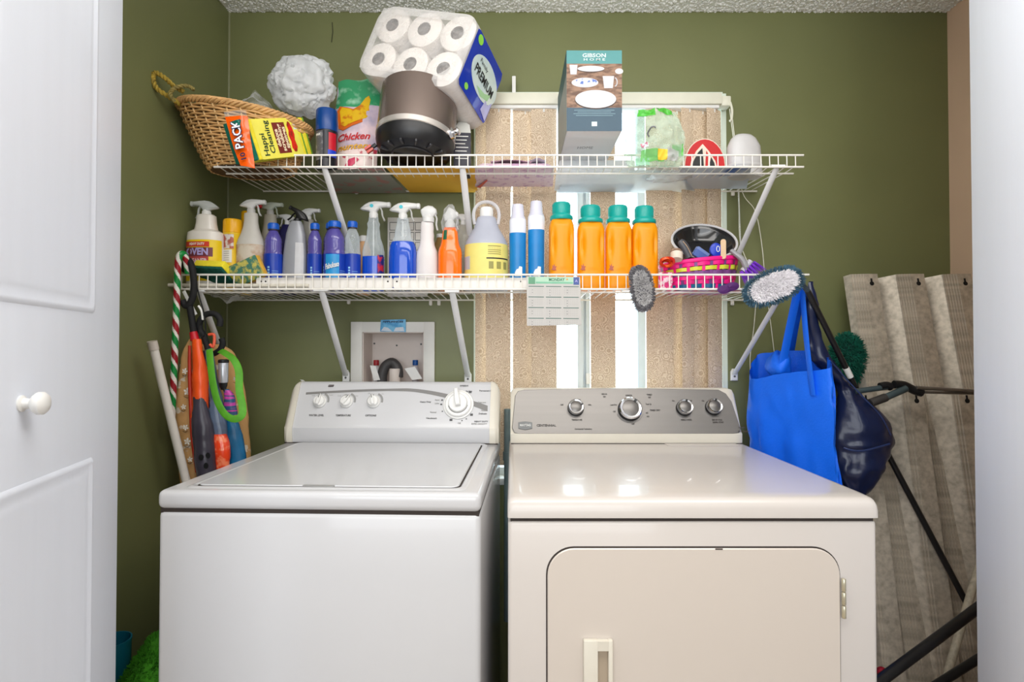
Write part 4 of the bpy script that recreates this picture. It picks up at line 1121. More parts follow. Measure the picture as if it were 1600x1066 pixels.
# ---- weekly calendar sheet hanging from the lip
t = thing('calendar', 'small grey and green calendar sheet clipped over the front of the lower shelf', 'calendar', (ax(865,1.655), 1.662, az(432,1.655)))
Mc = frame((0,0,0), (1,0,-.01), (-.015,.05,1))
CW, CH = 84*mpp(1.655), 78*mpp(1.655)
q = MB(); q.prism([(-CW/2,0),(CW/2,0),(CW/2+.004,-CH*.97),(-CW/2+.002,-CH)], -.0018, 0, M=Mc); q.build('sheet', mat('calendar_paper',(190,187,183),.6,var=.02), t)
Mg = mat('calendar_green',(96,150,118),.5,var=.04); Mg2 = mat('calendar_pale_green',(170,204,180),.5)
def crect(x0,x1,y0,y1,m,nm,h=.0004):
    q = MB(); q.prism([(x0,y0),(x1,y0),(x1,y1),(x0,y1)], h-.0003, h, M=Mc); return q.build(nm, m, t)
crect(-CW/2+.004, CW/2-.004, -.022, -.001, Mg2, 'header_band'); crect(-CW/2+.028, CW/2-.022, -.021, -.016, mat('calendar_mid_green',(120,180,150),.5), 'header_stripe', .0007)
crect(-CW/2+.006, -CW/2+.026, -.023, -.002, Mg, 'header_block', .0008)
crect(CW/2-.020, CW/2-.003, -.024, -.001, mat('calendar_blue',(70,90,150),.5), 'header_block', .0008)
text('A', 'lettering', t, mat('pale_violet',(190,180,230),.5), .012, Mc@Matrix.Translation((CW/2-.0115,-.013,.001)))
text('MONDAY', 'lettering', t, mat('calendar_dark_green',(50,110,80),.5), .0135, Mc@Matrix.Translation((.010,-.0095,.0009)), width=.048, bold=.0002)
q = MB(); q.prism(circle(.0025,10,(.042,-.008)), .0008, .0011, M=Mc); q.build('orange_dot', mat('orange_dot',(220,140,40),.5), t)
for r_ in range(4):
    for c_ in range(3):
        x = -CW/2+.006+c_*.053; y = -.029-r_*.0325
        crect(x, x+.047, y-.0022, y, mat('calendar_line',(60,100,90),.5), 'month_bar')
        q = MB()
        for k in range(2+(r_+c_)%2):
            q.prism(circle(.0014,6,(x+.012,y-.012-k*.008)), .0004, .0006, M=Mc)
        for k in range(4):
            for m_ in range(7): q.prism([(x+.003+m_*.0062,y-.007-k*.0056),(x+.0052+m_*.0062,y-.007-k*.0056),(x+.0052+m_*.0062,y-.0076-k*.0056),(x+.003+m_*.0062,y-.0076-k*.0056)], .0003, .0005, M=Mc)
        q.build('date_marks', mat('date_ink',(120,120,122),.6), t, kind='stuff')

# ---- fibre pads
def tufts(mb, pts, L, r, jit, rnd, grav=0.0, mi=0):
    for p, n in pts:
        d = (n + Vector((rnd.uniform(-1,1), rnd.uniform(-1,1), rnd.uniform(-1,1)))*jit).normalized()
        l = L*rnd.uniform(.7,1.15); tip = p + d*l + Vector((0,0,-grav*l))
        s_ = d.cross(Vector((.3,.2,.9))).normalized(); b_ = d.cross(s_)
        k = [p+s_*r, p-s_*r*.5+b_*r*.87, p-s_*r*.5-b_*r*.87, tip+s_*r*.45, tip-s_*r*.22+b_*r*.4, tip-s_*r*.22-b_*r*.4]
        mb.add(k, [(0,1,4,3),(1,2,5,4),(2,0,3,5),(3,4,5)], mi)
def pad(name, label, cat, px, py, Y, wpx, hpx, ang, core_m, rim_m, back_m, rimw=.25, L=.010, bend=0.0, n=1500, yaw=0, rim_L=1.2):
    c = at(px, py, Y); t = thing(name, label, cat, c, (0,0,yaw))
    a, b = wpx/2*mpp(Y), hpx/2*mpp(Y); ca, sa = math.cos(ang), math.sin(ang); rnd = random.Random(int(px))
    def P(x, y, z=0):
        y2 = y + bend*(x/a)**2*b
        return Vector((x*ca - y2*sa, z, x*sa + y2*ca))
    def sup(u, k=1.0):
        c_, s_ = math.cos(u), math.sin(u); e = 1/((abs(c_)**2.6+abs(s_)**2.6)**(1/2.6)); return c_*e*a*k, s_*e*b*k
    q = MB(); vs = []; m = 40
    for k, z in ((.80,.016),(.92,.014),(.96,.008),(.92,.001),(.80,-.001)):
        for i in range(m): x, y = sup(2*PI*i/m, k); vs.append(P(x, y, z))
    fs = [(j*m+i, j*m+(i+1)%m, (j+1)*m+(i+1)%m, (j+1)*m+i) for j in range(4) for i in range(m)] + [list(range(m)), [4*m+i for i in range(m)]]
    q.add(vs, fs); q.build('backing', back_m, t)
    core = []; rim = []
    for i in range(n):
        u = rnd.uniform(0, 2*PI); k = math.sqrt(rnd.random())*.96; x, y = sup(u, k); nn = P(math.cos(u)*.6*k, math.sin(u)*.6*k) 
        nn = Vector((nn.x, -1.0 + .6*k, nn.z))
        (rim if k > 1-rimw else core).append((P(x, y, -.001 if k < .9 else .006), nn))
    for i in range(n//3):
        u = rnd.uniform(0, 2*PI); x, y = sup(u, .97); nn = P(math.cos(u), math.sin(u)); nn.y = -.2-.3*rnd.random(); rim.append((P(x, y, rnd.uniform(0,.012)), nn))
    q = MB(); tufts(q, core, L, .0016, .35, rnd, .1); q.build('fibre_core', core_m, t, kind='stuff', flatshade=True)
    q = MB(); tufts(q, rim, L*rim_L, .0014, .3, rnd, .1); q.build('fibre_rim', rim_m, t, kind='stuff', flatshade=True)
    return t
M_gf = mat('grey_fibre',(196,194,194),.9,var=.15,vscale=80); M_df = mat('dark_grey_fibre',(120,118,122),.9,var=.2,vscale=60)
pad('brush_pad', 'grey fluffy duster pad hanging on the lower shelf front, in front of the detergent bottles', 'duster', 1004, 450, 1.635, 68, 32, R(99), M_gf, M_df, M_df, .22, .008, bend=.1)
M_wf = mat('white_microfibre',(250,246,250),.9,var=.06,vscale=50); M_tf = mat('teal_grey_fibre',(70,104,124),.9,var=.4,vscale=70)
mop = pad('flat_mop', 'flat mop with a fluffy white and teal pad over the right shelf end', 'mop', 1209, 447, 1.60, 90, 43, R(22), M_wf, M_tf, M_whitepl, .17, .012, n=2000)
# its pole runs down to the floor behind the bags
q = MB(); a = at(1262,455,1.625); b = at(1330,592,1.69); c = at(1390,715,1.70); d = at(1512,946,1.62)
q.tube([a, b, c, d], .0085, 10); q.build('pole', M_black, mop, world=True)
q = MB(); q.tube([at(1236,442,1.612), at(1250,440,1.622), a, a+(b-a)*.06], .008, 10); q.build('swivel_joint', mat('dark_teal_plastic',(50,60,68),.4), mop, world=True)
q = MB(); q.tube([b+(a-b)*.02, b+(a-b)*.13], .0095, 10); q.build('pole_sticker', M_whitepl, mop, world=True)

# ---- pink woven basket and what is in it
by = 1.775
bk = thing('woven_basket', 'bright pink woven strip basket heaped with odds and ends under the black bowl', 'basket', (ax(1092,by), by, ZL+.004))
M_pink = mat('hot_pink_strip',(236,24,130),.4,var=.04); M_lime = mat('lime_strip',(204,206,60),.4,var=.04); M_vio = mat('violet_strip',(120,70,130),.4,var=.05); M_tealw = mat('deep_teal_strip',(10,90,130),.4,var=.05)
HB = .096
def brad(a, v): return Vector((math.cos(a)*(.108+.018*v), math.sin(a)*(.075+.012*v), HB*v*(1+.13*math.cos(a))))
for k, (m_, v0) in enumerate(((M_tealw,.03),(M_pink,.17),(M_pink,.31),(M_vio,.46),(M_lime,.61),(M_pink,.76))):
    q = MB(); n = 96
    def fn(u, v, k=k, v0=v0):
        a = 2*PI*u; p = brad(a, v0+.125*v); o = .0022*math.sin(a*16 + PI*k)
        return p + Vector((math.cos(a), math.sin(a), 0))*o
    q.grid(fn, n, 1, 0, True); 
    def fn2(u, v, fn=fn):
        p = fn(u, v); a = 2*PI*u; return p - Vector((math.cos(a), math.sin(a), 0))*.0009
    q.grid(fn2, n, 1, 0, True); q.build('woven_band', m_, bk)
for i in range(32):
    a = 2*PI*(i+.5)/32
    q = MB(); t0 = Vector((-math.sin(a), math.cos(a), 0))*.0048
    ps = [brad(a, v) for v in (0,.3,.6,.92)]
    vs = [p+t0 for p in ps]+[p-t0 for p in ps]; q.add(vs, [(j,j+1,4+j+1,4+j) for j in range(3)])
    q.build('stake', M_pink if i % 2 else M_vio, bk)
q = MB(); q.tube([brad(2*PI*i/48, .95) for i in range(48)], .0055, 8, closed=True, flat=(.7,1.2)); q.build('rim', M_pink, bk)
q = MB(); q.grid(lambda u, v: Vector((math.cos(2*PI*u)*.104*v, math.sin(2*PI*u)*.072*v, .002)), 32, 2, 0, True); q.build('base', M_pink, bk)
# black bowl with a white rim, lying open side to the room on top of the basket
bo = thing('bowl', 'black bowl with a white rim lying on its side on top of the pink basket', 'bowl', at(1100,377,1.82), (R(43),R(-5),R(0)))
rb = 50*mpp(1.80)
q = MB()
outp = [(.3,-.052),(.55,-.050),(.75,-.038),(.90,-.016),(.97,0)]
q.lathe([(r*rb, z) for r, z in outp], 48, caps=False); q.grid(lambda u, v: Vector((math.cos(2*PI*u)*.3*rb*v, math.sin(2*PI*u)*.3*rb*v, -.052)), 48, 2, 0, True)
q.build('bowl_outside', M_black, bo)
q = MB(); inp = [(.96,0),(.88,-.006),(.86,-.008),(.72,-.034),(.52,-.045),(.28,-.047),(.02,-.047)]
q.lathe([(r*rb, z) for r, z in inp[::-1]], 48, caps=False); q.build('bowl_inside', mat('glossy_black',(28,28,30),.12,var=.05,coat=.4), bo)
q = MB(); q.tube([(math.cos(2*PI*i/56)*rb*.985, math.sin(2*PI*i/56)*rb*.985, .001) for i in range(56)], .0042, 8, closed=True); q.build('bowl_rim', mat('grey_white_rim',(206,204,206),.3,var=.02), bo)
yb = 1.70
# a dark grey handle
t = thing('scraper', 'dark grey rounded plastic handle leaning left inside the black bowl', 'scraper', at(1072,398,yb))
q = MB(); q.tube(bez([at(1078,402,yb)-t.location, at(1070,386,yb)-t.location, at(1062,376,yb)-t.location],5), [.009]*3+[.0105]*5+[.0095,.008,.006], 12, flat=(1.3,.8)); q.build('grip', mat('slate_grey',(70,70,76),.35,var=.05), t)
q = MB(); q.tube(bez([at(1081,400,yb-.006)-t.location, at(1074,386,yb-.008)-t.location, at(1067,377,yb-.008)-t.location],4), .0012, 5); q.build('seam_line', mat('tan_edge',(190,160,130),.5), t)
# cork roll, orange ribbon
t = thing('twine_roll', 'small brown-topped roll lying at the left rim of the pink basket', 'roll', at(1057,400,yb), (R(-18),R(8),0))
q = MB(); q.lathe([(.0175,-.014),(.0185,-.012),(.0185,.008),(.0180,.010)], 24); q.build('roll_body', mat('roll_cream',(220,206,190),.6,var=.05), t)
q = MB(); q.lathe([(.0178,.010),(.0185,.012),(.0185,.017),(.015,.019),(.004,.019)], 24, M=Matrix.Rotation(R(-25),4,'X')); q.build('roll_cap', mat('brown_weave',(120,94,78),.8,col2=(160,130,108),v2=(.4,.6),vscale=120), t)
t = thing('ribbon_coil', 'tangle of shiny orange ribbon at the far left of the pink basket', 'ribbon', at(1040,411,yb))
rnd = random.Random(5)
for k in range(5):
    q = MB(); ph = rnd.uniform(0,6)
    q.tube([Vector((math.cos(2*PI*i/20+ph)*(.012+.003*k*.7), -.004*k+.006*math.sin(4*PI*i/20), math.sin(2*PI*i/20+ph)*(.008+.0015*k))) for i in range(20)], .0035, 6, closed=True, flat=(.5,1.3))
    q.build('loop', mat('orange_foil',(216,80,20),.2,var=.2,vscale=60) if k % 2 else mat('red_foil',(190,40,24),.2,var=.1), t)
t = thing('blue_box', 'small dusty blue box tilted in front of the black bowl', 'box', at(1094,398,yb), (R(10),R(32),R(10)))
q = MB(); q.rbox(-.022,.022,-.010,.010,-.014,.016,.002); q.build('box_body', mat('dusty_blue',(70,94,160),.5,var=.06), t)
q = MB(); q.rbox(-.0222,.0222,-.0102,.0102,.006,.0165,.002); q.build('box_lid', mat('pale_dusty_blue',(106,126,180),.5,var=.04), t)
t = thing('measuring_tape', 'round blue plastic case with a pale loop on its face, inside the bowl', 'tape', at(1118,391,yb))
q = MB(); q.lathe([(.012,-.009),(.0185,-.006),(.0200,0),(.0185,.006),(.012,.009)], 28, sx=.95, sy=1.15, M=Matrix.Rotation(R(90),4,'X')); q.build('case', mat('cobalt_plastic',(16,54,180),.3,var=.05), t)
q = MB(); q.tube([Vector((.004+math.cos(2*PI*i/18)*.0045, -.0105, .002+math.sin(2*PI*i/18)*.009)) for i in range(18)], .0012, 5, closed=True); q.build('pale_loop', M_whitepl, t)
t = thing('wooden_stick', 'flat pale wooden craft stick standing beside the blue case', 'stick', at(1130,403,yb-.006))
q = MB(); Ms = Matrix(((1,0,0,0),(0,0,-1,0),(0,1,0,0),(0,0,0,1))); q.prism([(x,y) for x,y in rrect(-.0085,.0085,-.004,.058,.008,5)], 0, .003, .0008, M=Ms); tag(q.build('stick_body', mat('pale_wood',(216,186,150),.6,var=.08,vscale=20,stretch=(8,1,1)), t),'',''); del t.children[0]['label']; del t.children[0]['category']
# purple dish brush
br = thing('dish_brush', 'scrubbing brush with a grey handle and purple bristles hanging off the pink basket', 'brush', at(1165,415,1.70))
q = MB(); L_ = br.location
q.tube(bez([at(1143,392,1.715)-L_, at(1151,398,1.705)-L_, at(1160,406,1.70)-L_, at(1166,418,1.70)-L_],5), [.010]*4+[.011]*4+[.012]*4+[.013]*4, 12, flat=(1.1,.75)); q.build('handle', mat('grey_rubber',(150,148,152),.4,var=.04), br)
q = MB(); q.tube([at(1160,424,1.70)-L_, at(1173,408,1.70)-L_], .009, 12, flat=(.9,1)); q.build('brush_head', mat('pale_grey_head',(176,172,180),.4), br)
rnd = random.Random(8)
for i in range(6):
    for j in range(2):
        q = MB(); a = (at(1158,424,1.70)*(1-i/5)+at(1177,409,1.70)*(i/5))-L_; a.y += (j-.5)*.012
        d = (at(1180,432,1.70)-at(1167,417,1.70)).normalized() + (at(1177,409,1.70)-at(1158,424,1.70)).normalized()*(i-2.5)*.09
        pts = []
        for k in range(10):
            ang = 2*PI*k/10; rr = .0016; pts.append((a+Vector((math.cos(ang)*rr, math.sin(ang)*rr, 0)), d+Vector((math.cos(ang),math.sin(ang),0))*.10))
        tufts(q, pts, .042, .0011, .07, rnd); q.build('bristle_tuft', mat('purple_bristle',(140,64,216),.5,var=.15,vscale=60), br, flatshade=True)
# purple gift bow / cloth spilling through the lip
t = thing('purple_cloth', 'dark purple cloth scrap poking through the lip below the pink basket', 'cloth', at(1138,448,1.665))
q = MB()
def fn(u, v):
    a = 2*PI*u; r = v*.024*(1+.35*math.sin(2*a+.6)); return Vector((math.cos(a)*r*1.1, -.004*(1-v*v), math.sin(a)*r*.75-.004)) + Vector((0,.004*nz((r,a,0),8),0))
q.grid(fn, 24, 5, 0, True); q.grid(lambda u, v: fn(u, v)+Vector((0,.0015,0)), 24, 5, 0, True); q.build('fabric', mat('dark_purple_cloth',(76,30,96),.7,var=.1,vscale=50), t)
t = thing('lilac_bag', 'lilac and pink folded gift bag lying flat on the wires beneath the basket', 'bag', (ax(1100,1.80), 1.80, ZL+.001))
q = MB(); q.grid(lambda u, v: Vector(((u-.5)*.20, (v-.5)*.15, .0+.0015*nz((u*8,v*8,0),1,4))), 24, 16); q.grid(lambda u, v: Vector(((u-.5)*.20, (v-.5)*.15, .0025+.0015*nz((u*8,v*8,0),1,4))), 24, 16)
q.build('bag_body', mat('lilac_film',(196,150,220),.3,col2=(226,90,130),v2=(.48,.56),vscale=14), t)
# brown paper-like bundle at the jug side of the basket
t = thing('foil_pouch', 'pink and white patterned pouch under the left rim of the woven basket', 'pouch', at(1040,438,1.71), (0,0,R(-8)))
q = MB(); q.grid(lambda u, v: Vector(((u-.5)*.042, -.008*math.sin(PI*u)*math.sin(PI*v)+.002*nz((u*5,v*5,0),1), (v-.5)*.05)), 14, 12); q.grid(lambda u, v: Vector(((u-.5)*.042, .004+.006*math.sin(PI*u)*math.sin(PI*v), (v-.5)*.05)), 14, 12)
q.build('pouch_body', mat('pink_pattern',(226,60,130),.35,col2=(240,210,220),v2=(.48,.54),vscale=60), t)

# ------------------------------------------------------------------ upper shelf
ZS = ZU+.0045
# ---- wicker basket
wb_ = thing('wicker_basket', 'large tan wicker basket with rope handles at the left end of the upper shelf', 'basket', (-.850, 1.735, ZS))
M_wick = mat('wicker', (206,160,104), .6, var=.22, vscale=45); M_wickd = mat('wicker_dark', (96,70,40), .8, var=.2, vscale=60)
def wick(a, v):
    rx = .128+(.205-.128)*v**.85; ry = .080+(.125-.080)*v
    x = rx*math.cos(a)+.018*(1-v); y = ry*math.sin(a)+.010*(1-v)
    z = v*(.168-.17*x) 
    return Vector((x, y, z))
rows = 21; ns = 30; seg = 120
for k in range(rows):
    v = .02+.90*k/(rows-1)
    q = MB(); pts = []
    for i in range(seg):
        a = 2*PI*i/seg; p = wick(a, v); pts.append(p+Vector((math.cos(a),math.sin(a),0))*.0034*math.sin(a*ns/2+PI*k))
    q.tube(pts, .0037, 6, closed=True); q.build('weave_strand', M_wick, wb_)
for i in range(ns):
    a = 2*PI*(i+.5)/ns
    q = MB(); q.tube([wick(a, v) for v in (0,.2,.4,.6,.8,.96)], .0028, 6); q.build('stake', mat('wicker_pale',(220,184,130),.6,var=.15,vscale=40), wb_)
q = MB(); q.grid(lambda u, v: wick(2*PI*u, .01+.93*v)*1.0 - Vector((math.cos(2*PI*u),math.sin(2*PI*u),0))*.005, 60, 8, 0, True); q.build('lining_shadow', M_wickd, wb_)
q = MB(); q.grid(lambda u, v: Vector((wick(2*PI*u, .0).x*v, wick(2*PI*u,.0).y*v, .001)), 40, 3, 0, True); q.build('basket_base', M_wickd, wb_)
for k in range(4):
    q = MB(); pts = []
    for i in range(160):
        a = 2*PI*i/160; p = wick(a, .975); ph = a*20+PI/2*k
        pts.append(p+Vector((math.cos(a)*.0065*math.cos(ph), math.sin(a)*.0065*math.cos(ph), .004+.0075*math.sin(ph))))
    q.tube(pts, .0045, 6, closed=True); q.build('rim_strand', M_wick, wb_)
def rope(pts, r):
    P = bez(pts, 10); out = [MB() for _ in range(2)]
    for s in (0,1):
        path = []
        for i, p in enumerate(P):
            t_ = (P[min(i+1,len(P)-1)]-P[max(i-1,0)]).normalized(); a_ = t_.cross(Vector((.3,.9,.2))).normalized(); b_ = t_.cross(a_)
            ph = i*.9+PI*s; path.append(p+(a_*math.cos(ph)+b_*math.sin(ph))*r*.55)
        out[s].tube(path, r*.62, 6)
    mb = MB(); mb.v = out[0].v+out[1].v; mb.f = out[0].f+[[i+len(out[0].v) for i in f] for f in out[1].f]; mb.m = out[0].m+out[1].m
    return mb
M_rope = mat('gold_rope',(176,150,60),.7,var=.3,vscale=90)
yr = 1.615
rope([at(281,163,1.66), at(262,150,1.63), at(245,138,yr), at(239,122,yr), at(244,114,yr), at(258,122,yr), at(272,135,1.64), at(286,143,1.66)], .0068).build('rope_handle', M_rope, wb_, world=True)
rope([at(272,158,1.62), at(266,146,1.62), at(275,137,1.63), at(292,134,1.65), at(303,140,1.66)], .0058).build('rope_handle', mat('old_rope',(140,126,70),.7,var=.3,vscale=90), wb_, world=True)
t = thing('clear_wrapper', 'peak of clear crinkled plastic sticking up out of the wicker basket', 'plastic wrapper', at(400,150,1.76))
q = MB()
def fn(u, v):
    x = (u-.5)*.11; z = -.05+v*(.075-abs(u-.45)*.11); return Vector((x, .02*nz((u*4,v*4,1),1,2), z+.006*nz((u*7,v*7,0),1,5)))
q.grid(fn, 18, 14); q.build('wrapper_film', film('clear_film',(0,0,0)), t)

# ---- crumpled white plastic bag
def crumple(name, label, c, r, sc, m, seed, amp=.28, sub=5, fr=3.0):
    t = thing(name, label, 'plastic bag', c)
    bm = bmesh.new(); bmesh.ops.create_icosphere(bm, subdivisions=sub, radius=1.0); bm.verts.index_update()
    vs = []
    for v in bm.verts:
        p = v.co.normalized(); w = Vector((nz(p,2.1,seed),nz(p,2.1,seed+9),nz(p,2.1,seed+17)))*.5
        d = 1 + .5*amp*nz(p+w, fr, seed+3) - .45*amp*(1-abs(nz(p+w, fr*1.5, seed+5)))**9 - .22*amp*(1-abs(nz(p+w*2, fr*3.2, seed+8)))**9
        vs.append(Vector((p.x*sc[0], p.y*sc[1], p.z*sc[2]))*r*d)
    q = MB(); q.add(vs, [[v.index for v in f.verts] for f in bm.faces]); bm.free()
    q.build('bag_film', m, t, sharp=60); return t
crumple('plastic_bag', 'crumpled white plastic bag resting on the right rim of the wicker basket', at(474,134,1.76), .098, (1.08,.8,1.02), mat('white_bag_film',(240,242,244),.22,var=.03,translucent=.5), 2.0, amp=.34, fr=1.5)

# ---- sponge pack leaning over the lip
ux = Vector((.096,.164,.075)); Lk = ux.length; ux.normalize()
fc = Vector((-.73,1.58,1.800))          # lower front corner of the lettered side
wv = Vector((-.86,.5,0)); wv = (wv-ux*wv.dot(ux)).normalized()
uz = ux.cross(wv); uz = uz if uz.z > 0 else -uz
pk = thing('sponge_pack', 'ten-pack of yellow and green sponges with an orange header, hanging over the upper lip', 'sponge pack', fc)
HK, WK = .112, .066
def PKM(): 
    M = Matrix((ux, wv, uz)).transposed().to_4x4(); return M
MK = PKM()
M_fg = mat('fresh_green_scrub',(4,110,92),.85,var=.12,vscale=80,bump=.2,bscale=200)
step = Lk/10
q = MB(); q.rbox(-.036, -.003, 0, WK, 0, HK, .003, 2, 0, MK); q.build('scrub_layer', M_fg, pk)
for i in range(10):
    q = MB(); q.rbox(-.003+i*step, -.003+(i+1)*step-.0045, 0, WK, 0, HK, .002, 1, 0, MK); f = q.build('foam', M_foam, pk)
    q = MB(); q.rbox(-.003+(i+1)*step-.0045, -.003+(i+1)*step, 0, WK, 0, HK, .001, 1, 0, MK); q.build('scrub_layer', mat('lime_scrub',(110,160,50),.8,var=.1,vscale=80), f)
# lettered side looks towards -wv
def KM(l, h, off=.0012):
    """frame on the lettered side: text runs upward"""
    o = ux*l + uz*h - wv*off
    return frame(o, uz, -ux)
def kpatch(l0, l1, h0, h1, m, nm, off=.0008):
    q = MB(); q.add([ux*l0+uz*h0-wv*off, ux*l1+uz*h0-wv*off, ux*l1+uz*h1-wv*off, ux*l0+uz*h1-wv*off], [(0,1,2,3)]); return q.build(nm, m, pk)
M_filmy = mat('film_print_yellow',(238,228,90),.25,var=.04,coat=.4)
kpatch(.008, .165, .0, HK, M_filmy, 'printed_film', .0006)
Mkb = mat('dark_green_ink',(24,60,40),.5)
text('Happi', 'lettering', pk, Mkb, .024, KM(.030,.040), width=.062, bold=.0004)
text('Cleaning', 'lettering', pk, Mkb, .024, KM(.053,.060), width=.092, bold=.0004)
kpatch(.074, .120, .012, .100, mat('badge_maroon',(120,40,30),.45,var=.05), 'name_badge', .0010)
for i, s_ in enumerate(('deluxe','scrubbing','sponges')):
    text(s_, 'lettering', pk, mat('badge_cream',(246,226,190),.5), .0185, KM(.082+i*.0145,.056,.0016), width=(.050,.078,.062)[i], bold=.0006)
q = MB(); Mv = frame(ux*.136+uz*.058-wv*.0012, uz, -ux)
q.prism([(-.044,-.004),(-.030,-.010),(-.010,-.007),(.006,-.011),(.024,-.009),(.040,-.004),(.044,.002),(.034,.008),(.018,.006),(.004,.011),(-.014,.007),(-.032,.010),(-.044,.004)], 0, .001, M=Mv); q.build('red_picture', mat('red_picture',(214,40,20),.4,col2=(150,40,20),v2=(.5,.6),vscale=60), pk)
kpatch(.152, .164, .078, .100, M_label_w, 'barcode')
# orange header flap
def hf(u, v):
    a = at(352+2*v*0, 0, 1.5)
    l = Vector(at(352,183,1.535))*(1-v)+Vector(at(376,259,1.53))*v; r_ = Vector(at(386,181,1.53))*(1-v)+Vector(at(398,263,1.525))*v
    if True: l = l + Vector((-.004*math.sin(PI*v)*-1*.0,0,0)) + (Vector((-.010,0,0))*math.sin(PI*v)*.4)
    p = l*(1-u)+r_*u; p.y += .004*math.sin(PI*u)*-1 + .003*nz((u*3,v*6,0),1,2); return p - fc
q = MB(); q.grid(hf, 8, 20); q.grid(lambda u, v: hf(u, v)+Vector((0,.0015,0)), 8, 20); q.build('header_flap', mat('orange_film',(255,96,10),.25,var=.05,coat=.4), pk)
q = MB(); q.grid(lambda u, v: hf(u, -.10+.10*v)-Vector((0,.001,0)), 8, 3); q.build('clear_edge', film('clear_film',(0,0,0)), pk)
hm0 = hf(.5,.95)+Vector((0,-.006,0)); hm1 = hf(.5,.05)+Vector((0,-.006,0))
for s_, tt, sz, m_, wd in (('PACK', .40, .034, mat('header_ink',(20,30,70),.4), .088), ('PACK', .40, .032, mat('header_white',(240,240,244),.4), .084), ('10', .82, .020, mat('header_ink',(0,0,0)), .020)):
    pp = hf(.5, tt)+Vector((0,-.0075 if m_.name == 'header_white' else -.0065,0)); text(s_, 'lettering', pk, m_, sz, frame(pp, hf(.5,tt-.1)-hf(.5,tt+.1), Vector((-1,0,0))), width=wd, bold=.0022 if m_.name == 'header_ink' and s_ == 'PACK' else .0006)

# ---- aerosol with blue cap
Y = 1.715
t, pr, r, h = aerosol('black aerosol can with a dark blue cap beside the chicken bag', 509, Y, 16.5, 173, 207, mat('deep_blue_cap',(8,62,130),.3,var=.03), mat('black_can',(30,30,36),.35,var=.1), z=ZS)
patch(pr, .02, h-.006, R(-150), R(-92), off=.001).build('label', mat('can_grey_label',(84,84,88),.5,col2=(120,120,122),v2=(.5,.6),vscale=60), t)
patch(pr, .03, h-.01, R(-62), R(-15), off=.001).build('label_panel', mat('can_red_label',(190,20,40),.4,var=.05), t)
patch(pr, .03, h*.45, R(-66), R(-15), off=.0015).build('label_panel', mat('can_blue_label',(20,60,190),.4,var=.05), t)
text('MAX', 'lettering', t, M_label_w, .010, wrap(r, h-.018, R(-120), off=.0016), width=.018, bold=.0004)

# ---- chicken bag
Y = 1.80
cb = thing('food_bag', 'printed chicken food bag with a green zip top standing beside the pot', 'food bag', (ax(551,Y), Y, ZS))
Hc = (az(124,Y)-ZS)*1.07
def cf(u, v, side=-1):
    w = .077*(1-.06*v); x = (u-.5)*2*w
    b = (1-abs(2*u-1)**2.2)*(.030*(1-v)**.7+.004)
    z = Hc*v*(1+.02*(u-.5)*2) + .004*math.sin(u*9)*v
    return Vector((x + .006*v, side*b + .05*v**1.3 + .004*nz((u*4,v*6,side),1,7), z))
M_bagp = mat('bag_silver_violet',(176,164,186),.28,col2=(226,200,206),v2=(.4,.62),vscale=16,coat=.3)
def rng(v0, v1, off=0): return lambda u, v: cf(u, v0+(v1-v0)*v) + Vector((0,-off,0))
q = MB(); q.grid(rng(0,.70), 20, 20); q.grid(lambda u, v: cf(u, v, 1), 20, 24); q.build('bag_body', M_bagp, cb)
q = MB(); q.grid(rng(.70,1.0), 20, 10); q.build('green_top', mat('bag_green',(50,150,100),.25,col2=(150,200,170),v2=(.5,.68),vscale=22,coat=.4), cb)
q = MB(); q.grid(rng(0,.26,.0008), 20, 8); q.build('lower_print', mat('bag_lower_print',(236,214,208),.3,col2=(190,60,80),v2=(.56,.62),vscale=30,coat=.3), cb)
# orange-yellow wing shape
def surf(x, z, off): 
    u = x/.142+.5; v = z/Hc; p = cf(min(max(u,0),1), v); return Vector((x, p.y-off, z))
def sheet(poly, m, nm, off, parent=cb):
    cx = sum(p[0] for p in poly)/len(poly); cz = sum(p[1] for p in poly)/len(poly); q = MB(); n = len(poly); vs = [surf(cx,cz,off)]
    for k in (.5,1.0): vs += [surf(cx+(x-cx)*k, cz+(z-cz)*k, off) for x, z in poly]
    fs = [(0,1+i,1+(i+1)%n) for i in range(n)] + [(1+i,1+n+i,1+n+(i+1)%n,1+(i+1)%n) for i in range(n)]
    q.add(vs, fs); return q.build(nm, m, parent, flatshade=True)
wing = [(-.050,.150),(-.054,.166),(-.046,.176),(-.022,.172),(-.004,.168),(.020,.180),(.038,.204),(.050,.212),(.056,.200),(.052,.178),(.056,.158),(.046,.144),(.020,.136),(-.006,.128),(-.030,.118),(-.044,.124)]
s0 = Hc/.262
wing = [(x*1.14,((z-.16)*1.18+.165)*s0) for x,z in wing]
wing2 = [((x-.002)*.8,((z/s0)-.156)*.78*s0+.158*s0) for x,z in wing]
sheet(wing, mat('wing_orange',(206,96,16),.3), 'wing_picture', .0022)
sheet(wing2, mat('wing_yellow',(220,176,20),.3,col2=(196,110,16),v2=(.5,.62),vscale=36), 'wing_picture', .0034)
for s_, zc, m_, sz, wd in (('Chicken',.098,mat('bag_red_ink',(196,24,32),.4),.034,.104), ('nunten',.072,mat('bag_gold_ink',(216,160,40),.4),.030,.100)):
    text(s_, 'lettering', cb, m_, sz, (lambda x, y, zc=zc: surf(x, (zc+.10*x)*s0+y, .0036)), width=wd, bold=.0008, shear=.3)
sheet([(-.02,.03),(-.006,.052),(.016,.060),(.026,.052),(.012,.036),(-.004,.022)], mat('bag_pink_print',(206,60,96),.4), 'pink_picture', .0034)
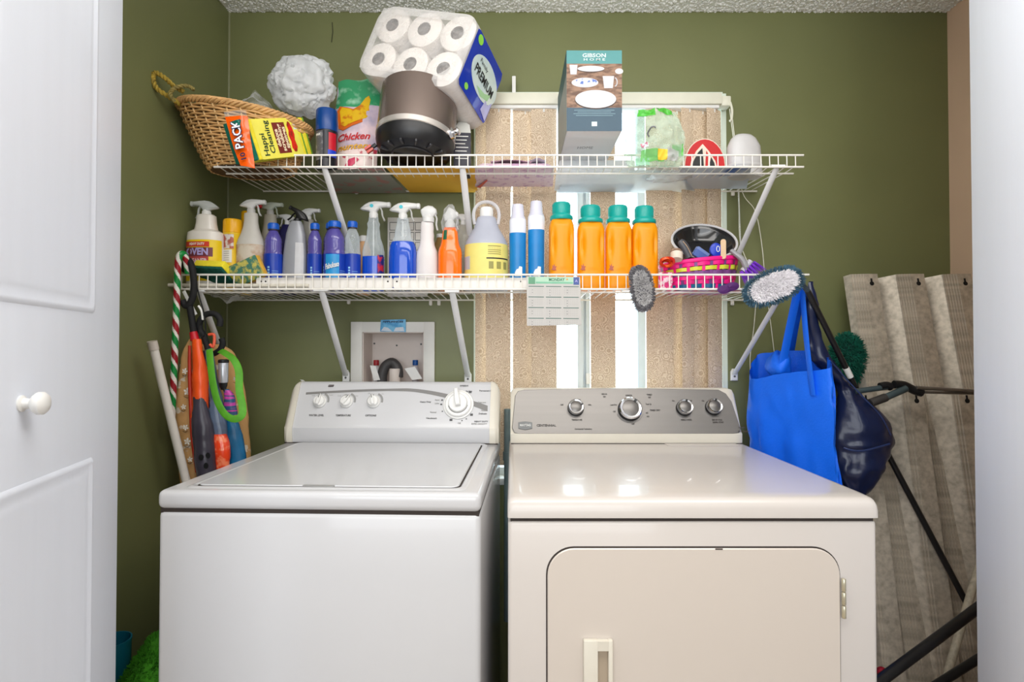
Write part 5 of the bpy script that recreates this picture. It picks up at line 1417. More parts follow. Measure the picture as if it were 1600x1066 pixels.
# dark red strips hanging near the pot
t = thing('red_clip', 'small salmon red clip with a black hinge between the food bag and the pot', 'clip', at(578,233,1.70), (0,R(-35),0))
q = MB(); q.rbox(-.014,.010,-.006,.006,.003,.011,.002); q.build('jaw', mat('salmon_plastic',(214,100,90),.4), t); q = MB(); q.rbox(-.014,.010,-.006,.006,-.009,-.001,.002); q.build('jaw', mat('salmon_plastic',(0,0,0)), t)
q = MB(); q.rbox(.006,.024,-.005,.005,-.005,.006,.002); q.build('hinge', M_black, t)

# ---- pot
pot = thing('stock_pot', 'large brown-grey metal cooker pot with a black vented base, tipped back under the toilet paper', 'pot', (-.306, 1.702, ZS+.042), (R(-9),R(4),0))
RP = .1215
M_potm = mat('taupe_metal',(124,110,103),.25,metal=.6,var=.04,vscale=3)
q = MB(); q.lathe([(RP,.058),(RP*1.0,.12),(RP*.995,.204),(RP*.96,.204),(RP*.96,.10)], 64, caps=False); q.build('pot_wall', M_potm, pot)
q = MB(); q.lathe([(RP*.96,.101),(.002,.100)], 48, caps=False); q.build('pot_floor', M_potm, pot)
q = MB(); q.lathe([(RP*1.0,.044),(RP*1.02,.046),(RP*1.02,.062),(RP*1.0,.064)], 64, caps=False); q.build('steel_band', mat('bright_steel_band',(206,200,194),.25,metal=.6,var=.02), pot)
q = MB(); q.lathe([(RP*.30,-.012),(RP*.62,-.010),(RP*.86,-.004),(RP*.95,.010),(RP*1.0,.030),(RP*1.0,.047)], 64); bs = q.build('pot_base', M_black, pot)
for i in range(14):
    a = 2*PI*i/14; q = MB(); q.rbox(RP*.66, RP*.86, -.004, .004, -.012, .002, .002, 1, 0, Matrix.Rotation(a,4,'Z')); q.build('vent_rib', mat('dark_plastic_rib',(44,44,48),.3,var=.1), bs)
q = MB(); q.tube([(math.cos(2*PI*i/40)*RP*.55, math.sin(2*PI*i/40)*RP*.55, -.012) for i in range(40)], .003, 6, closed=True); q.build('base_ring', mat('dark_plastic_rib',(0,0,0)), bs)
q = MB(); q.lathe([(.018,0),(.018,.010),(.010,.014),(.010,.022),(.013,.026),(.010,.03)], 20, M=Matrix.Translation((RP*.93,-.040,.055))@Matrix.Rotation(R(75),4,'Y')@Matrix.Rotation(R(20),4,'X')); q.build('side_knob', M_chrome, pot)

# ---- toilet paper pack
s_ = .121; Lp = .232
A_ = Matrix.Rotation(-.30687,4,'Z')@Matrix.Rotation(-.17985,4,'X')@Matrix.Rotation(.31432,4,'Y')
tp = thing('toilet_paper_pack', 'clear-wrapped pack of white toilet rolls with a blue premium label balanced on the pot', 'toilet paper pack', (-.414,1.747,2.357))
tp.rotation_euler = A_.to_euler()
# local: x right, y back, z up (box spans x 0..3s, y 0..L, z -2s..0)
M_paper = mat('tissue_paper',(238,232,226),.9,var=.03,vscale=20,bump=.15,bscale=70)
M_core = mat('cardboard_core',(70,60,54),.9,col2=(110,100,94),v2=(.45,.6),vscale=120)
for k in range(2):
    for j in range(2):
        for i in range(3):
            c = ((i+.5)*s_, k*Lp/2+.002, -(j+.5)*s_)
            Mr = Matrix.Translation(c)@Matrix.Rotation(R(-90),4,'X')
            q = MB(); rr = s_*.5; ll = Lp/2-.004
            prof = [(.021,.0),(rr*.88,.0),(rr*.97,.004),(rr*.995,.012),(rr*.995,ll-.012),(rr*.97,ll-.004),(rr*.88,ll),(.021,ll)]
            q.lathe(prof, 40, M=Mr, caps=False); ro = q.build('toilet_roll', M_paper, tp)
            if k == 0:
                q = MB(); q.lathe([(.0208,-.0003),(.0225,-.0003),(.0225,.10),(.0208,.10),(.0208,-.0003)], 28, M=Mr, caps=False); q.add([Mr@Vector((.021*math.cos(2*PI*a/28), .021*math.sin(2*PI*a/28), .012)) for a in range(28)], [list(range(28))]); q.build('roll_core', M_core, ro)
# wrap: rounded hull
M_wrap = film('pack_wrap',(240,238,236),.30,.12)
def wr(y, gr):
    out = []; W, H = 3*s_, 2*s_; r_ = s_*.44
    return [(x, y, z) for x, z in rrect(-gr, W+gr, -H-gr, gr, r_, 8)]
q = MB(); ys_ = [(-.006,-.030),(-.008,-.012),(-.002,.001),(.03,.0025),(Lp-.03,.0025),(Lp,.0)]
rings = [wr(y, g_) for y, g_ in ys_]; n = len(rings[0]); vs = [p for r_ in rings for p in r_]
vs = [Vector(p)+Vector((0,-.002-.004*nz(p,22,3),0)) if i < 2*n else Vector(p) for i, p in enumerate(vs)]
fs = [(j*n+i, j*n+(i+1)%n, (j+1)*n+(i+1)%n, (j+1)*n+i) for j in range(len(rings)-1) for i in range(n)]
q.add(vs, fs); q.build('wrap_film', M_wrap, tp)
def wfront(u, v):
    x = u*3*s_; z = -v*2*s_; p = Vector((x, -.010-.006*nz((x,z,0),26,1)-.003*nz((x,z,0),70,4), z)); return p
q = MB(); q.grid(lambda u, v: wfront(.04+.92*u, .06+.88*v), 40, 28); q.build('end_film', film('end_film',(240,238,236),.12,.1), tp)
# blue printed side
xs_ = 3*s_+.004
M_tpb = mat('pack_blue',(14,50,180),.25,var=.06,coat=.4)
def side(poly, m, nm, off, M0=None):
    q = MB(); q.add([(xs_+off, y, z) for y, z in poly], [list(range(len(poly)))]); q.add([(xs_+off-.0006, y, z) for y, z in poly], [list(range(len(poly)))]); return q.build(nm, m, tp, flatshade=True)
side([(.004,-s_*.30),(.018,-s_*.26),(Lp-.012,-s_*.26),(Lp-.004,-s_*.4),(Lp-.004,-s_*1.7),(Lp-.012,-s_*1.78),(.016,-s_*1.78),(.004,-s_*1.7)], M_tpb, 'label_panel', .0)
el = [(.135+.102*math.cos(2*PI*i/36), -s_*.98+.056*math.sin(2*PI*i/36)) for i in range(36)]
side(el, mat('pack_oval',(206,224,226),.3,col2=(224,236,226),v2=(.4,.6),vscale=12), 'label_oval', .0012)
for (cy, cz, r_) in ((.034,-s_*.42,.017),(.050,-s_*1.62,.012)):
    side([(cy+r_*math.cos(2*PI*i/20), cz+r_*math.sin(2*PI*i/20)*.8) for i in range(20)], mat('pack_green_dot',(150,226,80),.35), 'label_dot', .0014)
side([(.10,-s_*1.30),(.16,-s_*1.22),(.20,-s_*1.05),(.19,-s_*1.28),(.14,-s_*1.40)], mat('pack_pale_green',(170,214,160),.35), 'label_leaf', .0018)
side([(.17,-s_*1.62),(Lp-.01,-s_*1.72),(Lp-.008,-s_*1.15),(Lp-.03,-s_*1.35),(Lp-.05,-s_*1.30)], mat('pack_lilac_shine',(190,190,236),.2,var=.1), 'label_sheen', .0016)  # lilac patch paints the sheen of the wrap onto the label
Mt = frame((xs_+.0022,.132,-s_*1.02),(0,1,0),(0,0,1)) @ Matrix.Rotation(R(0),4,'Z')
text('PREMIUM', 'lettering', tp, M_ink, .038, Mt, width=.150, bold=.0008)
text('Family', 'lettering', tp, M_ink, .018, frame((xs_+.0022,.10,-s_*.74),(0,1,0),(0,0,1)), width=.06)

# ---- small dark box and grey card behind
t = thing('small_box', 'small black printed box standing under the toilet paper, right of the pot', 'box', (ax(722,1.80), 1.80, ZS), (0,0,R(4)))
q = MB(); q.rbox(-.028,.028,-.035,.035,0,az(208,1.77)-ZS,.002); q.build('carton', mat('charcoal_carton',(46,46,58),.5,var=.08), t)
hz_ = az(208,1.77)-ZS
for i in range(7):
    q = MB(); q.box(-.022+.002*(i%2), .020-.005*(i%3), -.0357, -.0352, hz_-.014-i*.012, hz_-.0115-i*.012); q.build('print_line', M_label_w, t)
q = MB(); q.box(.0283,.0288,-.030,.030,.03,hz_-.01); q.build('red_side_print', mat('side_print',(90,50,50),.5,col2=(160,150,140),v2=(.5,.56),vscale=50), t)
q = MB(); q.add([(-.028,-.034,hz_),(.028,-.034,hz_),(.024,-.010,hz_+.036),(.006,-.004,hz_+.050),(-.014,-.004,hz_+.046),(-.026,-.012,hz_+.020)]+[(-.028,-.032,hz_),(.028,-.032,hz_),(.024,-.008,hz_+.036),(.006,-.002,hz_+.050),(-.014,-.002,hz_+.046),(-.026,-.010,hz_+.020)], [(0,1,2,3,4,5),(11,10,9,8,7,6)]+[(i,(i+1)%6,6+(i+1)%6,6+i) for i in range(6)]); q.build('open_flap', mat('grey_flap',(206,206,200),.5,var=.03), t)

# ---- yellow envelope, newspaper bag, pink towel
def flat_item(name, label, cat, corners, z, th, m, nm, extra=None, wob=.0):
    P = [Vector((x, y, 0)) for x, y in corners]; c = sum(P, Vector())/4
    t = thing(name, label, cat, (c.x, c.y, z))
    q = MB()
    def fn(u, v, zz=0): 
        p = (P[0]*(1-u)+P[1]*u)*(1-v)+(P[3]*(1-u)+P[2]*u)*v - c; e = min(u,1-u,v,1-v); return Vector((p.x, p.y, zz*min(1,e*8+.25)+wob*nz((u*6,v*6,0),1,3)*min(1,e*6)))
    q.grid(lambda u, v: fn(u, v, th), 20, 14); q.grid(lambda u, v: fn(u, v, 0), 20, 14); q.build(nm, m, t); return t
ye = 1.72
flat_item('padded_envelope', 'yellow-orange padded envelope lying flat under the pot', 'envelope', [(ax(604,ye),ye-.02),(ax(742,ye),ye-.02),(ax(746,1.97),1.97),(ax(640,1.97),1.97)], ZS, .012, mat('manila_yellow',(240,184,60),.6,var=.05,vscale=8), 'envelope_body', wob=.001)
flat_item('mailer', 'grey printed plastic mailer lying flat below the chicken food bag', 'mailer', [(ax(500,ye),ye),(ax(600,ye),ye-.02),(ax(636,1.97),1.97),(ax(520,1.97),1.97)], ZS-.0025, .006, mat('grey_mailer',(150,148,140),.4,col2=(176,120,116),v2=(.55,.60),vscale=20,coat=.3), 'mailer_body', wob=.003)
t = flat_item('towel', 'folded pink patterned towel lying between the small box and the tall dishware box', 'towel', [(ax(742,1.70),1.70),(ax(866,1.70),1.70),(ax(864,1.90),1.90),(ax(742,1.90),1.90)], ZS, .022, mat('pink_floral_cloth',(240,216,226),.9,col2=(214,176,206),v2=(.54,.62),vscale=36,bump=.3,bscale=90), 'towel_fold', wob=.002)
q = MB(); q.grid(lambda u, v: Vector((-.075+.13*u+.008*nz((u*3,v*3,0),1), -.092+.15*v, .023+.016*math.sin(PI*min(1,u*1.1))*math.sin(PI*(.1+.8*v)))), 18, 12); q.build('towel_fold', mat('pink_floral_cloth',(0,0,0)), t)
q = MB(); q.grid(lambda u, v: Vector((.045+.055*u, -.095+.10*v, .022+.010*math.sin(PI*u)+.003*nz((u*6,v*6,0),1))), 10, 8); q.build('towel_corner', mat('blue_white_print',(226,226,236),.8,col2=(90,110,190),v2=(.55,.6),vscale=44), t)
t = thing('red_tag', 'thin red and white tag slipping through the wires right of the yellow envelope', 'tag', at(753,288,1.86), (0,0,R(15)))
q = MB(); q.prism([(-.010,.04),(.004,.045),(.010,-.045),(.006,-.05)], 0, .001); q.build('tag_strip', mat('tag_red',(210,50,30),.4), t)

# ---- tall dishware box
BY0, BY1 = 1.62, 1.925
bz0, bz1 = az(205,BY0), az(79,BY0)
bx0, bx1 = ax(886,BY0), ax(973,BY0)
db = thing('dishware_box', 'tall dishware carton with a teal top band and a photo of white plates', 'carton', ((bx0+bx1)/2, (BY0+BY1)/2, bz0))
hw, hd, hh = (bx1-bx0)/2, (BY1-BY0)/2, bz1-bz0
q = MB(); q.rbox(-hw, hw, -hd, hd, 0, hh, .0025, 2); q.build('carton_body', mat('carton_grey_white',(230,228,230),.55,var=.04,vscale=6), db)
def face(x0, x1, z0, z1, m, nm, off=.0006):
    q = MB(); q.box(x0, x1, -hd-off, -hd-off+.0003, z0, z1); return q.build(nm, m, db)
M_tband = mat('teal_band',(84,146,146),.5,var=.03); M_slate = mat('slate_band',(62,86,102),.5,var=.03)
face(-hw, hw, hh*.835, hh, M_tband, 'top_band'); face(-hw, hw, 0, hh*.29, M_slate, 'bottom_band')
face(-hw, hw, hh*.29, hh*.835, mat('photo_table',(150,118,96),.5,col2=(100,74,60),v2=(.45,.62),vscale=34,stretch=(1,1,3)), 'plate_photo')
q = MB(); q.box(-hw-.0006,-hw-.0003,-hd,hd,hh*.72,hh); q.build('side_band', mat('dark_teal_side',(60,96,100),.5), db)
q = MB(); q.box(-hw-.0006,-hw-.0003,-hd,hd,0.0,hh*.72); q.build('side_panel', mat('side_grey',(150,156,148),.5,var=.04), db)
def disc(cx, cz, rx, rz, m, nm, off, n=28):
    q = MB(); q.prism([(cx+rx*math.cos(2*PI*i/n), cz+rz*math.sin(2*PI*i/n)) for i in range(n)], 0, .0003, M=Matrix(((1,0,0,0),(0,0,-1,-hd-off),(0,1,0,0),(0,0,0,1)))); return q.build(nm, m, db)
Mpl = mat('plate_white',(204,202,206),.4,var=.02); Mpd = mat('plate_edge',(70,56,50),.5)
disc(.004, hh*.385, .062, hh*.115, Mpd, 'plate_print', .0010); disc(.004, hh*.395, .061, hh*.112, Mpl, 'plate_print', .0014); disc(.004, hh*.395, .046, hh*.08, mat('plate_inner',(214,213,218),.4), 'plate_print', .0017)
disc(-.028, hh*.60, .040, hh*.06, Mpl, 'bowl_print', .0010); disc(-.026, hh*.615, .034, hh*.035, mat('bowl_inner',(196,200,220),.4,col2=(80,110,180),v2=(.54,.60),vscale=70), 'bowl_print', .0013)
disc(-.010, hh*.765, .040, hh*.040, Mpd, 'plate_print', .0008); disc(-.010, hh*.772, .040, hh*.036, Mpl, 'plate_print', .0011)
for cx, z0, z1, w in ((.042, hh*.53, hh*.68, .017), (-.062, hh*.70, hh*.82, .012)):
    q = MB(); q.prism([(cx-w*.75,z0),(cx+w*.75,z0),(cx+w,z1),(cx-w,z1)], 0, .0003, M=Matrix(((1,0,0,0),(0,0,-1,-hd-.0012),(0,1,0,0),(0,0,0,1)))); q.build('mug_print', Mpl, db)
q = MB(); q.tube([(.060+.008*math.cos(a), -hd-.0014, hh*.605+.013*math.sin(a)) for a in [R(-80+16*i) for i in range(11)]], .0018, 5); q.build('mug_print', Mpl, db)
disc(.074, hh*.74, .012, hh*.035, Mpl, 'plate_print', .0010)
M_bl = mat('band_light',(206,222,222),.5)
Mf = lambda x, z: frame((x,-hd-.0009,z),(1,0,0),(0,0,1))
text('GIBSON', 'lettering', db, M_bl, .016, Mf(0,hh*.935), width=.070, bold=.0004)
text('H O M E', 'lettering', db, M_bl, .010, Mf(0,hh*.885), width=.064, bold=.0002)
for i, w in enumerate((.12,.10,.125,.11)):
    q = MB(); q.box(-w/2, w/2, -hd-.0009, -hd-.0005, hh*(.255-.022*i), hh*(.262-.022*i)); q.build('print_line', mat('slate_print',(120,150,160),.5), db)
q = MB(); q.box(-.008,.008,-hd-.0012,-hd-.0005,hh*.06,hh*.115); q.build('logo_square', M_bl, db)
text('HOME', 'lettering', db, mat('faint_grey',(150,148,150),.5), .03, frame((-.01,-.02,-.0008),(1,0,0),(0,1,0))@Matrix.Rotation(PI,4,'X'), width=.05)
# white foam tray it stands on
ty = thing('foam_tray', 'wide white foam tray lying under the dishware box', 'tray', (ax(930,1.92), 1.915, ZS))
q = MB(); tw = .16; q.rbox(-.13, .13, -.05, .05, 0, .008, .003); q.rbox(-.13,.13,-.05,-.042,0,bz0-ZS-.0005,.004); q.rbox(-.13,.13,.042,.05,0,bz0-ZS-.0005,.004); q.rbox(-.13,-.12,-.045,.045,0,bz0-ZS-.0005,.004); q.rbox(.12,.13,-.045,.045,0,bz0-ZS-.0005,.004)
q.build('tray_shell', mat('foam_white',(240,240,240),.6,var=.02,translucent=.5), ty)
# clear and green printed bag
def cbag():
    t = thing('clear_bag', 'crinkled clear bag printed with green shapes standing right of the dishware box', 'plastic bag', at(1022,250,1.665))
    W, H = 50*mpp(1.665), 88*mpp(1.665)
    def base_(u, v, side):
        a = (u-.5)*2; w = W*(.80+.25*math.sin(PI*min(1,v*1.05))**.8)*(1-.12*v)
        x = a*w + .010*nz((u*3,v*3,side),1,11); b = (1-abs(a)**2)*.045*math.sin(PI*(.12+.8*v))
        z = H*(v*1.03-.12) - .010*abs(a)*v + .012*nz((u*4,v*2,side),1,4)*v
        w1 = abs(nz((u*5,v*5,side),1,21))*.022 + abs(nz((u*12,v*10,side),1,2))*.008
        return Vector((x, side*(b-w1)+.0, z))
    q = MB(); q.grid(lambda u, v: base_(u, v, -1), 34, 30); q.grid(lambda u, v: base_(u, v, 1), 34, 30); q.build('bag_film', film('green_tint_film',(214,232,216),.22,.12), t, sharp=70)
    Mgr = film('printed_green_film',(80,190,60),.80,.25)
    def pat(u0,u1,v0,v1,m,nm,side=-1,off=.003):
        q = MB(); q.grid(lambda u, v: base_(u0+(u1-u0)*u, v0+(v1-v0)*v, side)+Vector((0,side*off,0)), 12, 8); return q.build(nm, m, t, sharp=70)
    pat(.16,.46,.84,1.0,Mgr,'green_print'); pat(.52,.9,.90,1.0,Mgr,'green_print'); pat(.24,.62,.06,.24,film('pale_green_film',(120,206,110),.6,.25),'green_print')
    pat(.80,.98,.20,.42,Mgr,'green_print',1,-.002); pat(.16,.40,.0,.12,film('mint_film',(160,214,180),.6,.25),'green_print')
    pat(.52,.66,.08,.24,mat('yellow_print',(236,200,60),.4,var=.08),'yellow_print',-1,.004); pat(.66,.90,.08,.28,film('grey_film',(206,206,206),.6,.2),'grey_print')
    pat(.26,.38,.28,.36,mat('pink_small_print',(190,110,130),.5,col2=(210,220,230),v2=(.46,.52),vscale=60),'small_print')
    q = MB(); q.tube(bez([base_(.40,.44,-1)+Vector((0,-.006,0)), base_(.37,.50,-1)+Vector((0,-.007,0)), base_(.40,.58,-1)+Vector((0,-.007,0)), base_(.45,.59,-1)+Vector((0,-.006,0)), base_(.46,.565,-1)+Vector((0,-.006,0))],5), .0024, 6); q.build('hanger_hook', mat('hook_grey',(110,112,116),.4,metal=.4), t)
cbag()
# clear crumpled film lying flat
t = crumple('plastic_bag', 'clear cling film bunched on the wires below the green printed bag', at(1045,272,1.78), .06, (1.5,1.2,.28), film('clear_film',(0,0,0)), 6.0, amp=.4, sub=4)
# red, black and white dome
t = thing('hot_pad', 'round red pad with white arches and black panels standing right of the clear bag', 'pad', at(1101,260,1.80))
RH = 31*mpp(1.80); Mh = Matrix(((1,0,0,0),(0,0,-1,.006),(0,1,0,0),(0,0,0,1)))
def hp(poly, z0, z1, m, nm):
    q = MB(); q.prism([(x*RH,y*RH) for x,y in poly], z0, z1, .0005, M=Mh); q.build(nm, m, t)
arc = lambda r0, a0, a1, n=16: [(r0*math.cos(R(a0+(a1-a0)*i/n)), r0*math.sin(R(a0+(a1-a0)*i/n))*1.36) for i in range(n+1)]
Mcr = mat('cream_edge',(230,214,196),.5); Mrd = mat('pad_red',(196,24,28),.45,var=.05)
hp(arc(1.04,-10,190), 0, .008, Mcr, 'edge'); hp(arc(1.0,-10,190), .004, .0095, Mrd, 'red_face')
ar2 = [(-.82,-.3),(-.70,.25),(-.45,.75),(-.12,1.12),(.20,.75),(.52,.25),(.66,-.3)]
hp(ar2, .006, .011, Mcr, 'arch'); 
hp([(-.72,-.3),(-.60,.22),(-.36,.68),(-.14,.90),(-.08,.2),(-.06,-.3)], .008, .0122, M_black, 'black_panel'); hp([(.20,-.3),(.22,.1),(.30,.45),(.46,.15),(.56,-.3)], .008, .0122, M_black, 'black_panel'); hp([(.00,-.3),(.02,.3),(.06,.78),(.16,.6),(.12,-.3)], .008, .0122, Mrd, 'red_strip')
# milky plastic container
t = thing('plastic_container', 'rounded milky white plastic scoop standing near the right end of the upper shelf', 'container', (ax(1166,1.80), 1.80, ZS), (0,R(-3),R(20)))
zt_ = az(211,1.80)-ZS; wq = 29*mpp(1.80)
q = MB(); q.lathe([(wq*.95,0),(wq,.006),(wq*1.0,.05),(wq*.96,.10),(wq*.88,zt_*.78),(wq*.72,zt_*.90),(wq*.50,zt_*.975),(wq*.2,zt_)], 36, sy=.6, sq=2.4); q.build('shell', mat('milky_white_plastic',(232,230,230),.35,var=.02,translucent=.25), t)
q = MB(); q.lathe([(wq*1.0,.030),(wq*1.04,.033),(wq*1.04,.038),(wq*1.0,.041)], 36, sy=.6, sq=2.4, caps=False); q.build('ridge', mat('milky_white_plastic',(0,0,0)), t)
# booklet and papers under these
flat_item('booklet', 'thin blue-edged booklet lying under the white scoop', 'booklet', [(ax(1062,1.71),1.71),(ax(1176,1.70),1.70),(ax(1168,1.93),1.93),(ax(1075,1.93),1.93)], ZS+.001, .006, mat('booklet_white_blue',(206,214,226),.4,col2=(50,100,180),v2=(.6,.66),vscale=5), 'booklet_pages')
flat_item('paper_sheet', 'frosted white plastic sheet covering the wires under the dishware box and green bag', 'sheet', [(ax(870,1.72),1.72),(ax(1060,1.72),1.72),(ax(1090,1.97),1.97),(ax(866,1.97),1.97)], ZS-.0015, .0012, mat('translucent_white_sheet',(246,248,250),.5,var=.02,translucent=.92), 'sheet_body')

# ------------------------------------------------------------------ left corner: canes, umbrellas, bags
# candy cane
P = bez([at(294,428,1.655), at(291,408,1.645), at(287,397,1.635), at(281,399,1.625), at(278,412,1.625), at(277,440,1.625), at(275,500,1.625), at(271,600,1.625), at(268,666,1.625)], 8)
# resample evenly
def resample(P, n):
    L_ = [0]
    for a, b in zip(P, P[1:]): L_.append(L_[-1]+(b-a).length)
    out = []; j = 0
    for i in range(n+1):
        t = L_[-1]*i/n
        while j < len(L_)-2 and L_[j+1] < t: j += 1
        k = (t-L_[j])/max(1e-9, L_[j+1]-L_[j]); out.append(P[j].lerp(P[j+1], k))
    return out, L_[-1]
P, LT = resample(P, 360)
cane = thing('candy_cane', 'long red, white and green striped candy cane hooked over the lower shelf', 'candy cane', P[-1])
rc = .0092; n = 24
T_ = []
nrm = Vector((1,0,0)); rings = []
for i, p in enumerate(P):
    t_ = (P[min(i+1,360)]-P[max(i-1,0)]).normalized(); nrm = (nrm-t_*nrm.dot(t_)).normalized(); b_ = t_.cross(nrm)
    rings.append([p+nrm*math.cos(2*PI*k/n)*rc+b_*math.sin(2*PI*k/n)*rc for k in range(n)])
q = MB(); vs = [v for r_ in rings for v in r_]; k0 = len(q.v)
fs = []; ms = []
for i in range(360):
    for k in range(n):
        ph = ((i*LT/360)/.088 + k/n) % 1.0
        m_ = 0 if ph < .12 else 1 if ph < .42 else 0 if ph < .58 else 2 if ph < .90 else 0
        fs.append((i*n+k, i*n+(k+1)%n, (i+1)*n+(k+1)%n, (i+1)*n+k)); ms.append(m_)
q.v = [Vector(v) for v in vs]; q.f = [list(f) for f in fs]+[list(range(n)), [360*n+k for k in range(n)]]; q.m = ms+[0,0]
q.build('striped_stick', [mat('cane_white',(226,222,214),.3,var=.02), mat('cane_red',(150,24,36),.3,var=.05), mat('cane_green',(10,130,56),.3,var=.05)], cane, world=True)
# white pole leaning in the corner
a = at(239,540,1.52); b = at(290,748,1.62); d = (b-a); e = a+d*((0.03-a.z)/d.z)
t = thing('white_pole', 'plain white pole leaning against the left wall behind the washing machine', 'pole', e)
q = MB(); q.tube([a+Vector((0,0,.004)), a, a+d*.01, e], [.006,.0105,.0115,.0115], 12); q.build('pole_shaft', mat('pole_white',(214,208,200),.4,var=.04), t, world=True)
q = MB(); q.tube([a+d*-.03, a+d*.03], .0130, 12); q.build('pole_cap', mat('pole_cap',(196,186,176),.4), t, world=True)
# tan floral bag
M_tan = mat('tan_floral_fabric',(206,160,104),.85,col2=(228,214,196),v2=(.60,.64),vscale=22,bump=.15,bscale=50)
def loft(name_part, secs, m, parent, n=28, wr=.004, seed=1, mid=None, seed_s=14, cap=True, sq=2.2):
    """secs: (px, py, half width px, Y, half depth)"""
    q = MB(); C_ = [(at(px,py,Y), hw*mpp(Y), hd) for px,py,hw,Y,hd in secs]
    cs = bez([c for c,_,_ in C_], 6); ws = bez([Vector((w,h,0)) for _,w,h in C_], 6)
    vs = []
    for i, (c, w) in enumerate(zip(cs, ws)):
        for k in range(n):
            a = 2*PI*k/n; ca, sa = math.cos(a), math.sin(a); e_ = 1/((abs(ca)**sq+abs(sa)**sq)**(1/sq))
            p = c+Vector((ca*w.x*e_, sa*w.y*e_, 0)); d_ = Vector((ca, sa, 0))
            vs.append(p+d_*wr*(nz(p,seed_s,seed)*1.4-abs(nz(p,seed_s*2.3,seed+4))))
    m_ = len(cs); fs = [(j*n+k, j*n+(k+1)%n, (j+1)*n+(k+1)%n, (j+1)*n+k) for j in range(m_-1) for k in range(n)]
    if cap: fs += [list(range(n)), [(m_-1)*n+k for k in range(n)]]
    q.add(vs, fs); return q.build(name_part, m, parent, world=True, sharp=70)
t = thing('floral_bag', 'tan bag with white flower print hanging at the back of the umbrella bunch', 'bag', at(335,760,1.77))
loft('bag_cloth', [(328,538,14,1.80,.02),(330,552,38,1.80,.03),(332,600,48,1.80,.035),(337,680,53,1.79,.04),(340,760,54,1.78,.04),(340,850,50,1.77,.035)], M_tan, t, 40, .006, 3)
rnd = random.Random(12)
M_pet = mat('white_petal',(228,222,212),.8); M_dst = mat('dark_stem',(70,60,50),.8)
# left roll of the same print
t2 = thing('floral_umbrella', 'folded tan umbrella with white flowers, leftmost of the umbrella bunch', 'umbrella', at(295,780,1.66))
loft('canopy', [(300,530,5,1.665,.006),(293,560,11,1.665,.014),(290,640,15,1.665,.02),(292,700,15,1.665,.022),(296,760,14,1.66,.020),(299,830,9,1.66,.014),(300,850,3,1.66,.006)], M_tan, t2, 24, .004, 5)
def flower(parent, px, py, Y, r):
    q = MB(); c = at(px,py,Y)
    for k in range(5):
        a = 2*PI*k/5+px; d_ = Vector((math.cos(a),0,math.sin(a))); p_ = Vector((-math.sin(a),0,math.cos(a)))
        q.add([c, c+d_*r*.6+p_*r*.3-Vector((0,.001,0)), c+d_*r, c+d_*r*.6-p_*r*.3-Vector((0,.001,0))], [(0,1,2,3)])
    q.build('flower_print', M_pet, parent, world=True, flatshade=True)
    q = MB(); q.tube(bez([c+Vector((r*.6,-.0005,-r)), c+Vector((0,-.0005,-r*1.5)), c+Vector((-r*.8,-.0005,-r*1.1))],3), .0007, 4); q.build('stem_print', M_dst, parent, world=True)
for px, py, r in ((289,580,.010),(293,612,.013),(287,636,.009),(290,668,.010),(293,690,.012),(297,718,.009)): flower(t2, px, py, 1.637, r)
for px, py, r in ((284,572,.010),(368,592,.009),(372,672,.012),(380,700,.009),(384,725,.010),(377,650,.008)): flower(t, px, py, 1.747, r)
# umbrella with a black crook handle, orange and charcoal canopy
def crook(parent, pts, r, m, Yd=None, nm='handle'):
    q = MB(); q.tube(bez(pts, 7), r, 10); return q.build(nm, m, parent, world=True)
M_org = mat('orange_nylon',(236,84,24),.35,var=.10,vscale=14,coat=.2); M_char = mat('charcoal_nylon',(58,54,66),.35,var=.2,vscale=12,coat=.2)
M_red = mat('red_band',(190,20,36),.4)
t = thing('umbrella', 'folded orange and charcoal umbrella with a long black crook over the shelf rail', 'umbrella', at(328,735,1.645))
crook(t, [at(289,424,1.70),at(290,410,1.68),at(295,407,1.655),at(300,418,1.645),at(303,440,1.645),at(302,460,1.645),at(297,474,1.645),at(290,478,1.645),at(285,470,1.645)], .0095, M_blacksoft)
crook(t, [at(296,476,1.648),at(300,500,1.648),at(303,522,1.648)], .0095, M_blacksoft, nm='handle_shaft')
q = MB(); q.tube([at(302,519,1.648),at(305,532,1.648)], [.011,.013], 10); q.build('tie_band', M_red, t, world=True)
loft('canopy', [(307,530,7,1.645,.010),(311,570,10,1.64,.016),(312,610,12,1.64,.020),(312,640,13,1.64,.022),(309,652,13,1.64,.02)], M_org, t, 24, .004, 8)
loft('canopy', [(312,620,10,1.632,.014),(315,650,13,1.632,.020),(318,680,14,1.63,.024),(321,715,15,1.63,.024),(325,760,14,1.63,.022),(328,810,6,1.63,.01),(328,826,2,1.63,.004)], M_char, t, 24, .004, 9)
loft('canopy_edge', [(296,540,2.5,1.638,.004),(297,600,3,1.636,.006),(302,680,3.5,1.634,.008),(308,738,3,1.634,.006)], mat('brick_red_nylon',(170,44,24),.4,var=.1), t, 12, .001, 9)
q = MB()
for px, py in ((314,715),(325,712),(322,728)): 
    c = at(px,py,1.602); q.add([c+Vector((math.cos(2*PI*i/12)*.007,-.0005,math.sin(2*PI*i/12)*.009)) for i in range(12)], [list(range(12))])
q.build('dark_print', M_black, t, world=True, kind='stuff')
